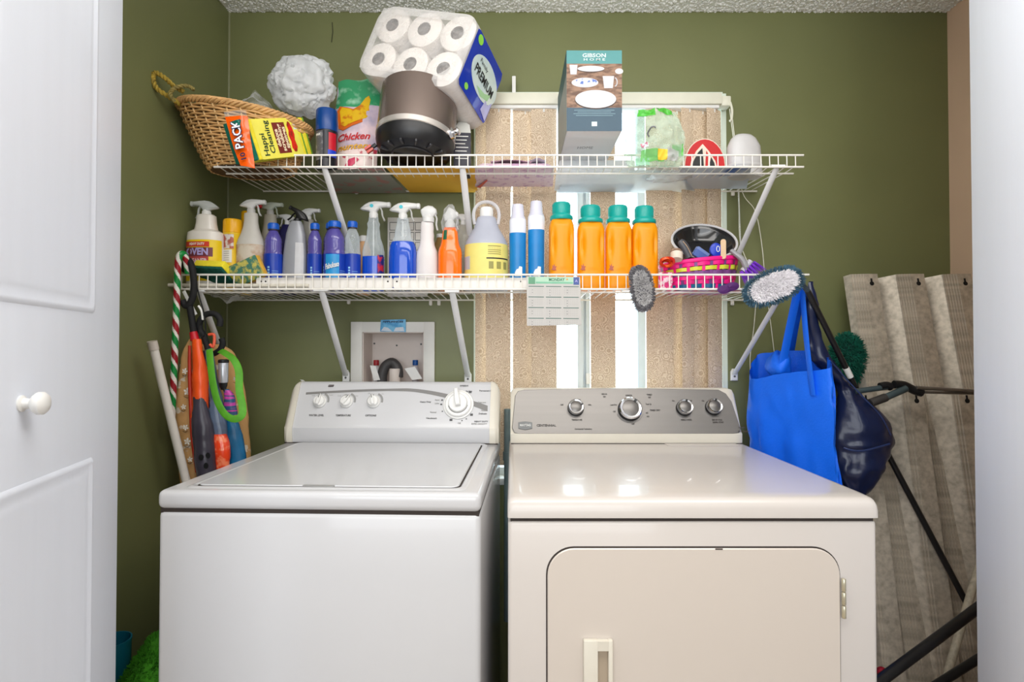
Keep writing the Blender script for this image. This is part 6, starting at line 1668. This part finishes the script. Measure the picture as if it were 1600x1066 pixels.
# second, blue-grey and orange
t = thing('umbrella', 'folded navy and blue-grey umbrella with an orange patch near its tip', 'umbrella', at(345,728,1.655))
crook(t, [at(343,510,1.66),at(344,500,1.66),at(338,492,1.66),at(328,490,1.66),at(318,494,1.66),at(312,504,1.66),at(313,516,1.66),at(319,526,1.66),at(325,545,1.66)], .0090, M_blacksoft)
loft('canopy', [(325,540,5,1.668,.008),(329,580,8,1.665,.014),(335,620,11,1.662,.018),(341,660,13,1.66,.02),(345,700,13,1.658,.02),(347,740,10,1.66,.014),(348,790,5,1.66,.008)], mat('blue_grey_nylon',(96,110,134),.3,col2=(40,44,62),v2=(.45,.6),vscale=9,coat=.2), t, 24, .004, 12)
loft('orange_patch', [(344,678,10,1.650,.016),(346,695,12.5,1.648,.018),(348,720,12,1.646,.017),(350,760,10,1.646,.014),(351,790,4,1.646,.006)], mat('orange_red_shine',(236,70,34),.2,col2=(246,130,90),v2=(.5,.6),vscale=40,coat=.5), t, 24, .003, 13)
loft('navy_panel', [(321,548,4,1.655,.006),(326,600,5,1.652,.008),(331,650,5,1.648,.009),(334,700,4,1.646,.008),(334,728,2,1.645,.004)], mat('navy_nylon',(24,30,48),.35,var=.15,coat=.2), t, 16, .003, 14)
# third: teal compact umbrella with silver handle
t = thing('compact_umbrella', 'compact teal umbrella with a silver and black handle and purple striped top', 'umbrella', at(365,720,1.67))
q = MB(); c0 = at(349,598,1.665); q.lathe([(.0125,0),(.0135,.003),(.0140,.062),(.012,.066)], 20, c=(c0.x,c0.y,c0.z)); q.build('silver_handle', mat('silver_handle',(196,198,206),.3,metal=.5), t, world=True)
q = MB(); q.lathe([(.0145,.060),(.0155,.063),(.015,.069),(.010,.071)], 20, c=(c0.x,c0.y,c0.z)); q.lathe([(.006,-.022),(.011,-.010),(.012,.002)], 16, c=(c0.x,c0.y,c0.z)); q.build('handle_collar', M_black, t, world=True)
q = MB(); q.tube([at(350,604,1.665), at(355,620,1.668)], .005, 8); q.build('shaft', M_black, t, world=True)
loft('canopy', [(353,608,5,1.668,.007),(358,618,8,1.668,.011),(360,640,9,1.668,.013),(362,648,9,1.668,.013)], mat('purple_stripe_nylon',(50,90,130),.4,col2=(206,70,170),v2=(.50,.55),vscale=26,stretch=(.3,.3,3)), t, 20, .002, 15)
loft('canopy', [(356,640,6,1.675,.012),(362,660,10,1.675,.016),(366,690,14,1.675,.018),(370,718,15,1.675,.016),(372,760,13,1.675,.014),(373,800,5,1.675,.006)], mat('teal_nylon',(14,96,140),.4,var=.2,vscale=16,coat=.1), t, 24, .004, 16)
# black crook lower, orange hang loop, cord
t = thing('umbrella', 'short black crook handle pointing right beside the green leash', 'umbrella', at(345,545,1.70))
crook(t, [at(346,529,1.70),at(348,536,1.70),at(345,545,1.70),at(338,551,1.70),at(330,556,1.70),at(326,570,1.705),at(326,640,1.72)], .0088, M_blacksoft)
loft('canopy', [(326,600,4,1.725,.008),(328,680,10,1.725,.014),(330,760,10,1.72,.014),(331,800,4,1.72,.006)], mat('dark_green_nylon',(24,44,44),.4,var=.2), t, 16, .003, 17)
t = thing('hang_loop', 'black cord and white strap dangling from the lower shelf beside the black crook', 'strap', at(310,430,1.66))
q = MB(); q.tube(bez([at(305,427,1.665),at(306,440,1.66),at(312,465,1.655),at(319,492,1.65),at(321,520,1.65),at(313,526,1.65),at(311,510,1.65),at(316,500,1.65)],6), .0022, 6); q.build('cord', M_blacksoft, t, world=True)
q = MB(); q.tube([at(287,455,1.665),at(306,492,1.66)], .006, 6, flat=(.3,1)); q.build('white_strap', M_whitepl, t, world=True)
q = MB(); q.tube(bez([at(310,478,1.652),at(315,486,1.652),at(317,500,1.652)],4), .0035, 6); q.build('hook_tip', M_whitepl, t, world=True)
t = thing('orange_tag', 'small orange-red rubber loop tag under the black umbrella crook', 'tag', at(331,530,1.64))
q = MB(); q.tube(bez([at(326,523,1.64),at(334,523,1.64),at(335,532,1.64),at(333,542,1.64),at(328,538,1.64)],5), .0042, 8); q.build('loop', mat('coral_rubber',(226,90,60),.4,var=.1), t, world=True)
# green leash
t = thing('leash', 'bright green webbing strap looped down in front of the umbrellas', 'strap', at(350,600,1.62))
q = MB(); pts = [at(327,546,1.63),at(329,570,1.615),at(333,600,1.61),at(340,628,1.608),at(352,648,1.606),at(366,655,1.606),at(377,650,1.61),at(379,636,1.62),at(374,610,1.64),at(373,580,1.66),at(365,562,1.67),at(352,552,1.68),at(344,548,1.69)]
q.tube(bez(pts,7), .0105, 10, flat=(1.0,.14)); q.build('webbing', mat('leaf_green_webbing',(84,160,34),.6,var=.12,vscale=50), t, world=True)
# left floor things
t = thing('umbrella_bin', 'narrow teal plastic bin low in the gap beside the left door', 'bin', (ax(179,1.42), 1.42, 0))
zt_ = az(1000,1.42); rr = 27*mpp(1.42)
q = MB(); q.lathe([(rr*.82,0),(rr*.84,.004),(rr*.97,zt_-.012),(rr*1.0,zt_-.006),(rr*1.0,zt_),(rr*.94,zt_),(rr*.90,zt_-.02),(rr*.76,.01),(.001,.01)], 32, caps=False); q.build('bin_wall', mat('teal_bin',(20,120,150),.35,var=.05), t)
q = MB(); q.tube([(.0,0,.05),(-.004,.01,.56)], .005, 6); tag(q.build('dark_stick', M_black), 'dark thin stick standing in the teal bin', 'stick').location = t.location
t = thing('green_plush', 'fuzzy bright green heap in the gap left of the washing machine', 'plush', (-.945, 1.47, 0))
q = MB(); rnd = random.Random(21)
def pf(u, v):
    a = 2*PI*u; ph = PI*v*.5; r = math.cos(ph); z = math.sin(ph)
    p = Vector((math.cos(a)*.095*(r**.6), math.sin(a)*.22*(r**.6), z*.47)); return p*(1+.10*nz(p,9,2))
q.grid(pf, 36, 20, 0, True); q.build('heap_body', mat('green_fleece',(70,150,30),.95,var=.25,vscale=30,bump=.5,bscale=60), t)
q = MB(); pts = []
for i in range(2600):
    u, v = rnd.random(), rnd.random()**.8*.98; p = pf(u, v); pts.append((p, Vector((p.x*6, p.y*3, p.z*.6+.1)).normalized()))
tufts(q, pts, .014, .002, .5, rnd, .2); q.build('pile', mat('green_fleece',(0,0,0)), t, kind='stuff', flatshade=True)

# ------------------------------------------------------------------ right side
# blue tote hung on the shelf end
M_tote = mat('royal_blue_nonwoven',(10,108,244),.55,var=.06,vscale=10,bump=.12,bscale=160)
to = thing('tote_bag', 'royal blue fabric tote bag hanging open from the right end of the lower shelf', 'tote bag', (.86,1.72,.62))
mouth = [(.806,1.862,az(592,1.862)), (.865,1.74,az(584,1.74)), (.932,1.60,az(575,1.60)), (.955,1.65,az(560,1.65)), (.985,1.74,az(549,1.74)), (.93,1.86,az(548,1.86)), (.86,1.925,az(555,1.925))]
bott = [(.80,1.85,.60), (.862,1.72,.60), (.936,1.575,.60), (.955,1.63,.60), (.980,1.72,.60), (.93,1.84,.60), (.86,1.92,.60)]
def closed(P, n=8):
    m = len(P); out = []
    for i in range(m):
        p0, p1, p2, p3 = [Vector(P[(i+k)%m]) for k in (-1,0,1,2)]
        for k in range(n):
            t = k/n; c = 0.5*((2*p1)+(p2-p0)*t+(2*p0-5*p1+4*p2-p3)*t*t+(3*p1-p0-3*p2+p3)*t**3); out.append(c.lerp(p1.lerp(p2,t), .45))
    return out
mp, bp_ = closed(mouth), closed(bott); nn = len(mp)
def totef(inner):
    vs = []
    for j in range(25):
        v = j/24
        for k in range(nn):
            p = mp[k].lerp(bp_[k], v); c = Vector((.90,1.75,p.z)); d_ = (p-c); d_.z = 0; d_.normalize()
            fold = .020*nz((k*.45, v*2.0, 1),1,3)*(.4+v) + .006*(abs(nz((k*1.1+v*4, v*3, 2),1,6)))*4.0
            p = p + d_*(fold - (.002 if inner else 0) - .006*(1-v)) + Vector((0,0,.004*nz((k*.8,0,0),1,5)*(1-v)))
            vs.append(p)
    return vs
q = MB(); fs = [(j*nn+k, j*nn+(k+1)%nn, (j+1)*nn+(k+1)%nn, (j+1)*nn+k) for j in range(24) for k in range(nn)]
q.add(totef(False), fs+[[24*nn+k for k in range(nn)]]); q.add(totef(True), fs)
q.build('bag_body', M_tote, to, world=True, sharp=80)
hook = at(1256,452,1.665)
def strap(a, b, top, parent, m, r=.012, dy=0):
    q = MB(); A = at(*a); B = at(*b); T2 = at(*top)
    q.tube(bez([A, A.lerp(T2,.5)+Vector((-.004,0,0)), T2+Vector((-.006,0,-.012)), T2, T2+Vector((.006,0,-.012)), B.lerp(T2,.5), B],6), r, 8, flat=(1.0,.18)); return q.build('handle', m, parent, world=True)
strap((1215,612,1.80),(1270,618,1.645),(1250,447,1.66), to, M_tote, .013)
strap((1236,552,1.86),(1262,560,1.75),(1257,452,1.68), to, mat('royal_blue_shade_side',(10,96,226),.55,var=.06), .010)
# crushed stuff inside the tote
q = MB(); cc = Vector((.878,1.80,az(572,1.80)))
q.grid(lambda u, v: cc+Vector((math.cos(2*PI*u)*.035*math.sin(PI*v*.98+.01), math.sin(2*PI*u)*.05*math.sin(PI*v*.98+.01), .045*math.cos(PI*v)))*(1+.25*nz((math.cos(2*PI*u),math.sin(2*PI*u),v*3),1.3,2)), 20, 14, 0, True)
q.build('bag_fold', M_tote, to, world=True, sharp=80)
# navy nylon bag
nb = thing('navy_bag', 'dark navy nylon bag slung behind the blue tote on the mop side', 'bag', at(1345,770,1.62))
M_navy = mat('navy_bag_nylon',(22,32,66),.30,var=.12,vscale=8,bump=.10,bscale=20,coat=.15)
loft('bag_body', [(1266,440,7,1.66,.008),(1269,486,8,1.66,.012),(1277,549,16,1.68,.02),(1296,578,14,1.68,.030),(1314,602,14,1.68,.034),(1337,636,34,1.67,.040),(1350,683,50,1.665,.042),(1347,707,47,1.665,.042),(1338,740,36,1.66,.038),(1344,777,12,1.66,.015)], M_navy, nb, 44, .014, 31, seed_s=11, sq=2.0)
q = MB(); q.tube(bez([at(1296,562,1.65),at(1322,592,1.64),at(1350,622,1.622),at(1376,650,1.612),at(1392,680,1.62)],6), .0022, 6); q.build('piping', mat('navy_piping',(40,54,96),.3), nb, world=True)
q = MB(); q.tube(bez([at(1318,700,1.610),at(1332,704,1.602),at(1352,704,1.600),at(1390,694,1.612)],6), .0030, 6); q.build('zip_seam', mat('navy_piping',(0,0,0)), nb, world=True)
# dark green duster
t = thing('duster', 'dark green shaggy duster head poking up behind the navy bag', 'duster', at(1324,561,1.85))
q = MB(); rnd = random.Random(4); q.ico((0,0,0), .050, 2, sc=(.9,.8,1.5)); q.build('duster_core', mat('dark_green_yarn',(6,62,52),.95,var=.2,vscale=50), t)
q = MB(); pts = []
for i in range(2200):
    d_ = Vector((rnd.gauss(0,1),rnd.gauss(0,1),rnd.gauss(0,1))).normalized(); pts.append((Vector((d_.x*.044,d_.y*.038,d_.z*.078)), d_))
tufts(q, pts, .020, .0018, .7, rnd, .1); q.build('yarn_pile', mat('green_yarn',(8,96,76),.95,var=.3,vscale=60), t, kind='stuff', flatshade=True)

# ---- galvanised storm panels
def galv(name, bright):
    return mat(name, bright, .42, metal=.55, var=.22, vscale=14, bump=.05, bscale=120, detail=6)
M_galv = mat('galvanised_steel',(204,194,178),.42,metal=.3,col2=(166,157,142),v2=(.35,.7),vscale=60,detail=6)
def storm_panel(root, ribs, pitch, depth, H, slots=True, first=True):
    """corrugated sheet, built upright in the x-z plane; the raised ribs face -y"""
    dp = depth
    pts = [(0,-dp*.6),(.010,-dp),(.058,-dp)]
    for i in range(ribs):
        x = i*pitch
        pts += [(x+.066,-.003),(x+.070,0),(x+pitch-.048,0),(x+pitch+.008,-dp+.004),(x+pitch+.010,-dp),(x+pitch+.058,-dp)]
    pts += [(ribs*pitch+.066,-dp*.7)]
    q = MB(); n = len(pts); th = .0016
    vs = [(a, b, z) for z in (0, H) for a, b in pts]+[(a, b+th, z) for z in (0, H) for a, b in pts]
    fs = [(i, i+1, n+i+1, n+i) for i in range(n-1)]+[(2*n+i, 3*n+i, 3*n+i+1, 2*n+i+1) for i in range(n-1)]
    fs += [(n+i, n+i+1, 3*n+i+1, 3*n+i) for i in range(n-1)] + [(0, n, 3*n, 2*n), (n-1, 3*n-1, 4*n-1, 2*n-1)]
    q.add(vs, fs); o = q.build('sheet', M_galv, root, flatshade=True)
    if slots:
        for i in range(ribs+1):
            q = MB(); Mq = frame((i*pitch+.034, -dp-.0004, H-.035), (1,0,0), (0,0,1))
            q.prism([(.0075*math.cos(2*PI*k/14), .0075*math.sin(2*PI*k/14)) for k in range(14)], 0, .0008, M=Mq); q.prism([(-.003,.004),(.003,.004),(.003,.018),(-.003,.018)], 0, .0008, M=Mq)
            q.build('keyhole_slot', mat('slot_black',(18,16,16),.9), o)
    return o
def stack(label_f, n, px, py, Y, H, lean, pitch, depth, ribs, dx, dyv, group, zrot=0):
    top = at(px, py, Y)
    for k in range(n):
        # k = 0 is the front sheet
        base = Vector((top.x - k*dx, top.y + k*dyv - math.sin(lean)*H, top.z - math.cos(lean)*H))
        t = thing('storm_panel', label_f(k), 'storm panel', base, (-lean,0,zrot), group)
        storm_panel(t, ribs, pitch, depth, H, slots=(k == 0))
Htall = (az(437,1.93))/math.cos(R(13))
def lf(k):
    return ('galvanised corrugated storm panel, front sheet of the tall stack by the right wall' if k == 0 else
            'galvanised storm panel showing only its left edge, %s sheet of the tall stack' % ('second','third','fourth','fifth','sixth')[k-1])
stack(lf, 6, 1328, 437, 1.935, Htall, R(12), .160, .060, 2, .0075, .0022, 'tall stack of storm panels')
Hs = az(612,1.78)/math.cos(R(10))
def lf2(k):
    return ('galvanised corrugated storm panel, front sheet of the low stack on the right' if k == 0 else
            'galvanised storm panel, %s sheet of the low stack on the right' % ('second','third')[k-1])
stack(lf2, 3, 1317, 612, 1.80, Hs, R(9.5), .160, .060, 2, .007, .003, 'low stack of storm panels')
# grey folding frame lying over the low stack
fr = thing('folding_frame', 'folding stand of dark grey tubes and black joints across the storm panels', 'stand', at(1420,610,1.66))
M_gt = mat('slate_tube',(70,84,88),.35,metal=.3,var=.05); M_st = mat('grey_steel_tube',(130,124,118),.3,metal=.7,var=.05)
yf = 1.665
q = MB(); q.tube([at(1335,612,yf),at(1385,605,yf)], .0085, 10); q.build('tube', M_gt, fr, world=True)
q = MB(); q.tube(bez([at(1375,604,yf),at(1386,602,yf),at(1393,606,yf)],4), .0115, 10); q.build('joint', M_black, fr, world=True)
q = MB(); q.tube([at(1382,622,yf-.02),at(1416,607,yf-.02)], .0105, 10); q.build('tube', M_gt, fr, world=True)
q = MB(); q.tube([at(1360,630,yf-.02),at(1384,621,yf-.02)], .0125, 10); q.build('grip', mat('dark_taupe_rubber',(52,48,46),.6), fr, world=True)
q = MB(); q.tube(bez([at(1397,601,yf-.01),at(1412,602,yf-.01),at(1428,610,yf-.01),at(1440,614,yf-.01)],4), .0125, 10); q.build('joint', M_black, fr, world=True)
q = MB(); q.tube([at(1432,606,yf-.02),at(1560,614,yf-.02)], .0055, 8); q.build('tube', M_st, fr, world=True)
q = MB(); q.tube([at(1440,613,yf-.015),at(1560,616,yf-.015)], .0042, 8); q.build('tube', M_st, fr, world=True)
# black frame leg low right
t = thing('black_bar', 'thick black bar crossing low in front of the storm panels', 'bar', at(1400,1052,1.35))
a = at(1512,962,1.42); b = at(1378,1062,1.30); d = b-a
q = MB(); q.tube([a-d*.25, a, b, b+d*.6], .0125, 10); q.build('bar_tube', M_black, t, world=True)
q = MB(); q.tube([at(1560,1010,1.45), at(1440,1085,1.38)], .0105, 10); q.build('brace', M_black, t, world=True)
t = thing('worn_pole', 'worn pale wooden pole leaning low in the right corner beside the black bar', 'pole', at(1480,1060,1.52))
q = MB(); a = at(1540,850,1.62); b = at(1478,1062,1.50); d = b-a; q.tube([a-d*.2, a, b, b+d*1.2], .0105, 10); q.build('pole_shaft', mat('worn_wood',(176,166,146),.6,var=.2,vscale=30,stretch=(4,4,1)), t, world=True)
t = thing('red_cloth', 'scrap of red cloth low beside the dryer, at the foot of the storm panels', 'cloth', at(1380,1052,1.50))
q = MB(); q.grid(lambda u, v: Vector((math.cos(2*PI*u)*.018*math.sin(PI*v), math.sin(2*PI*u)*.02*math.sin(PI*v), .012*math.cos(PI*v)))*(1+.4*nz((math.cos(2*PI*u)*2,math.sin(2*PI*u)*2,v*3),1,2)), 16, 10, 0, True); q.build('fabric', mat('crimson_cloth',(150,10,40),.8,var=.2,vscale=60), t)
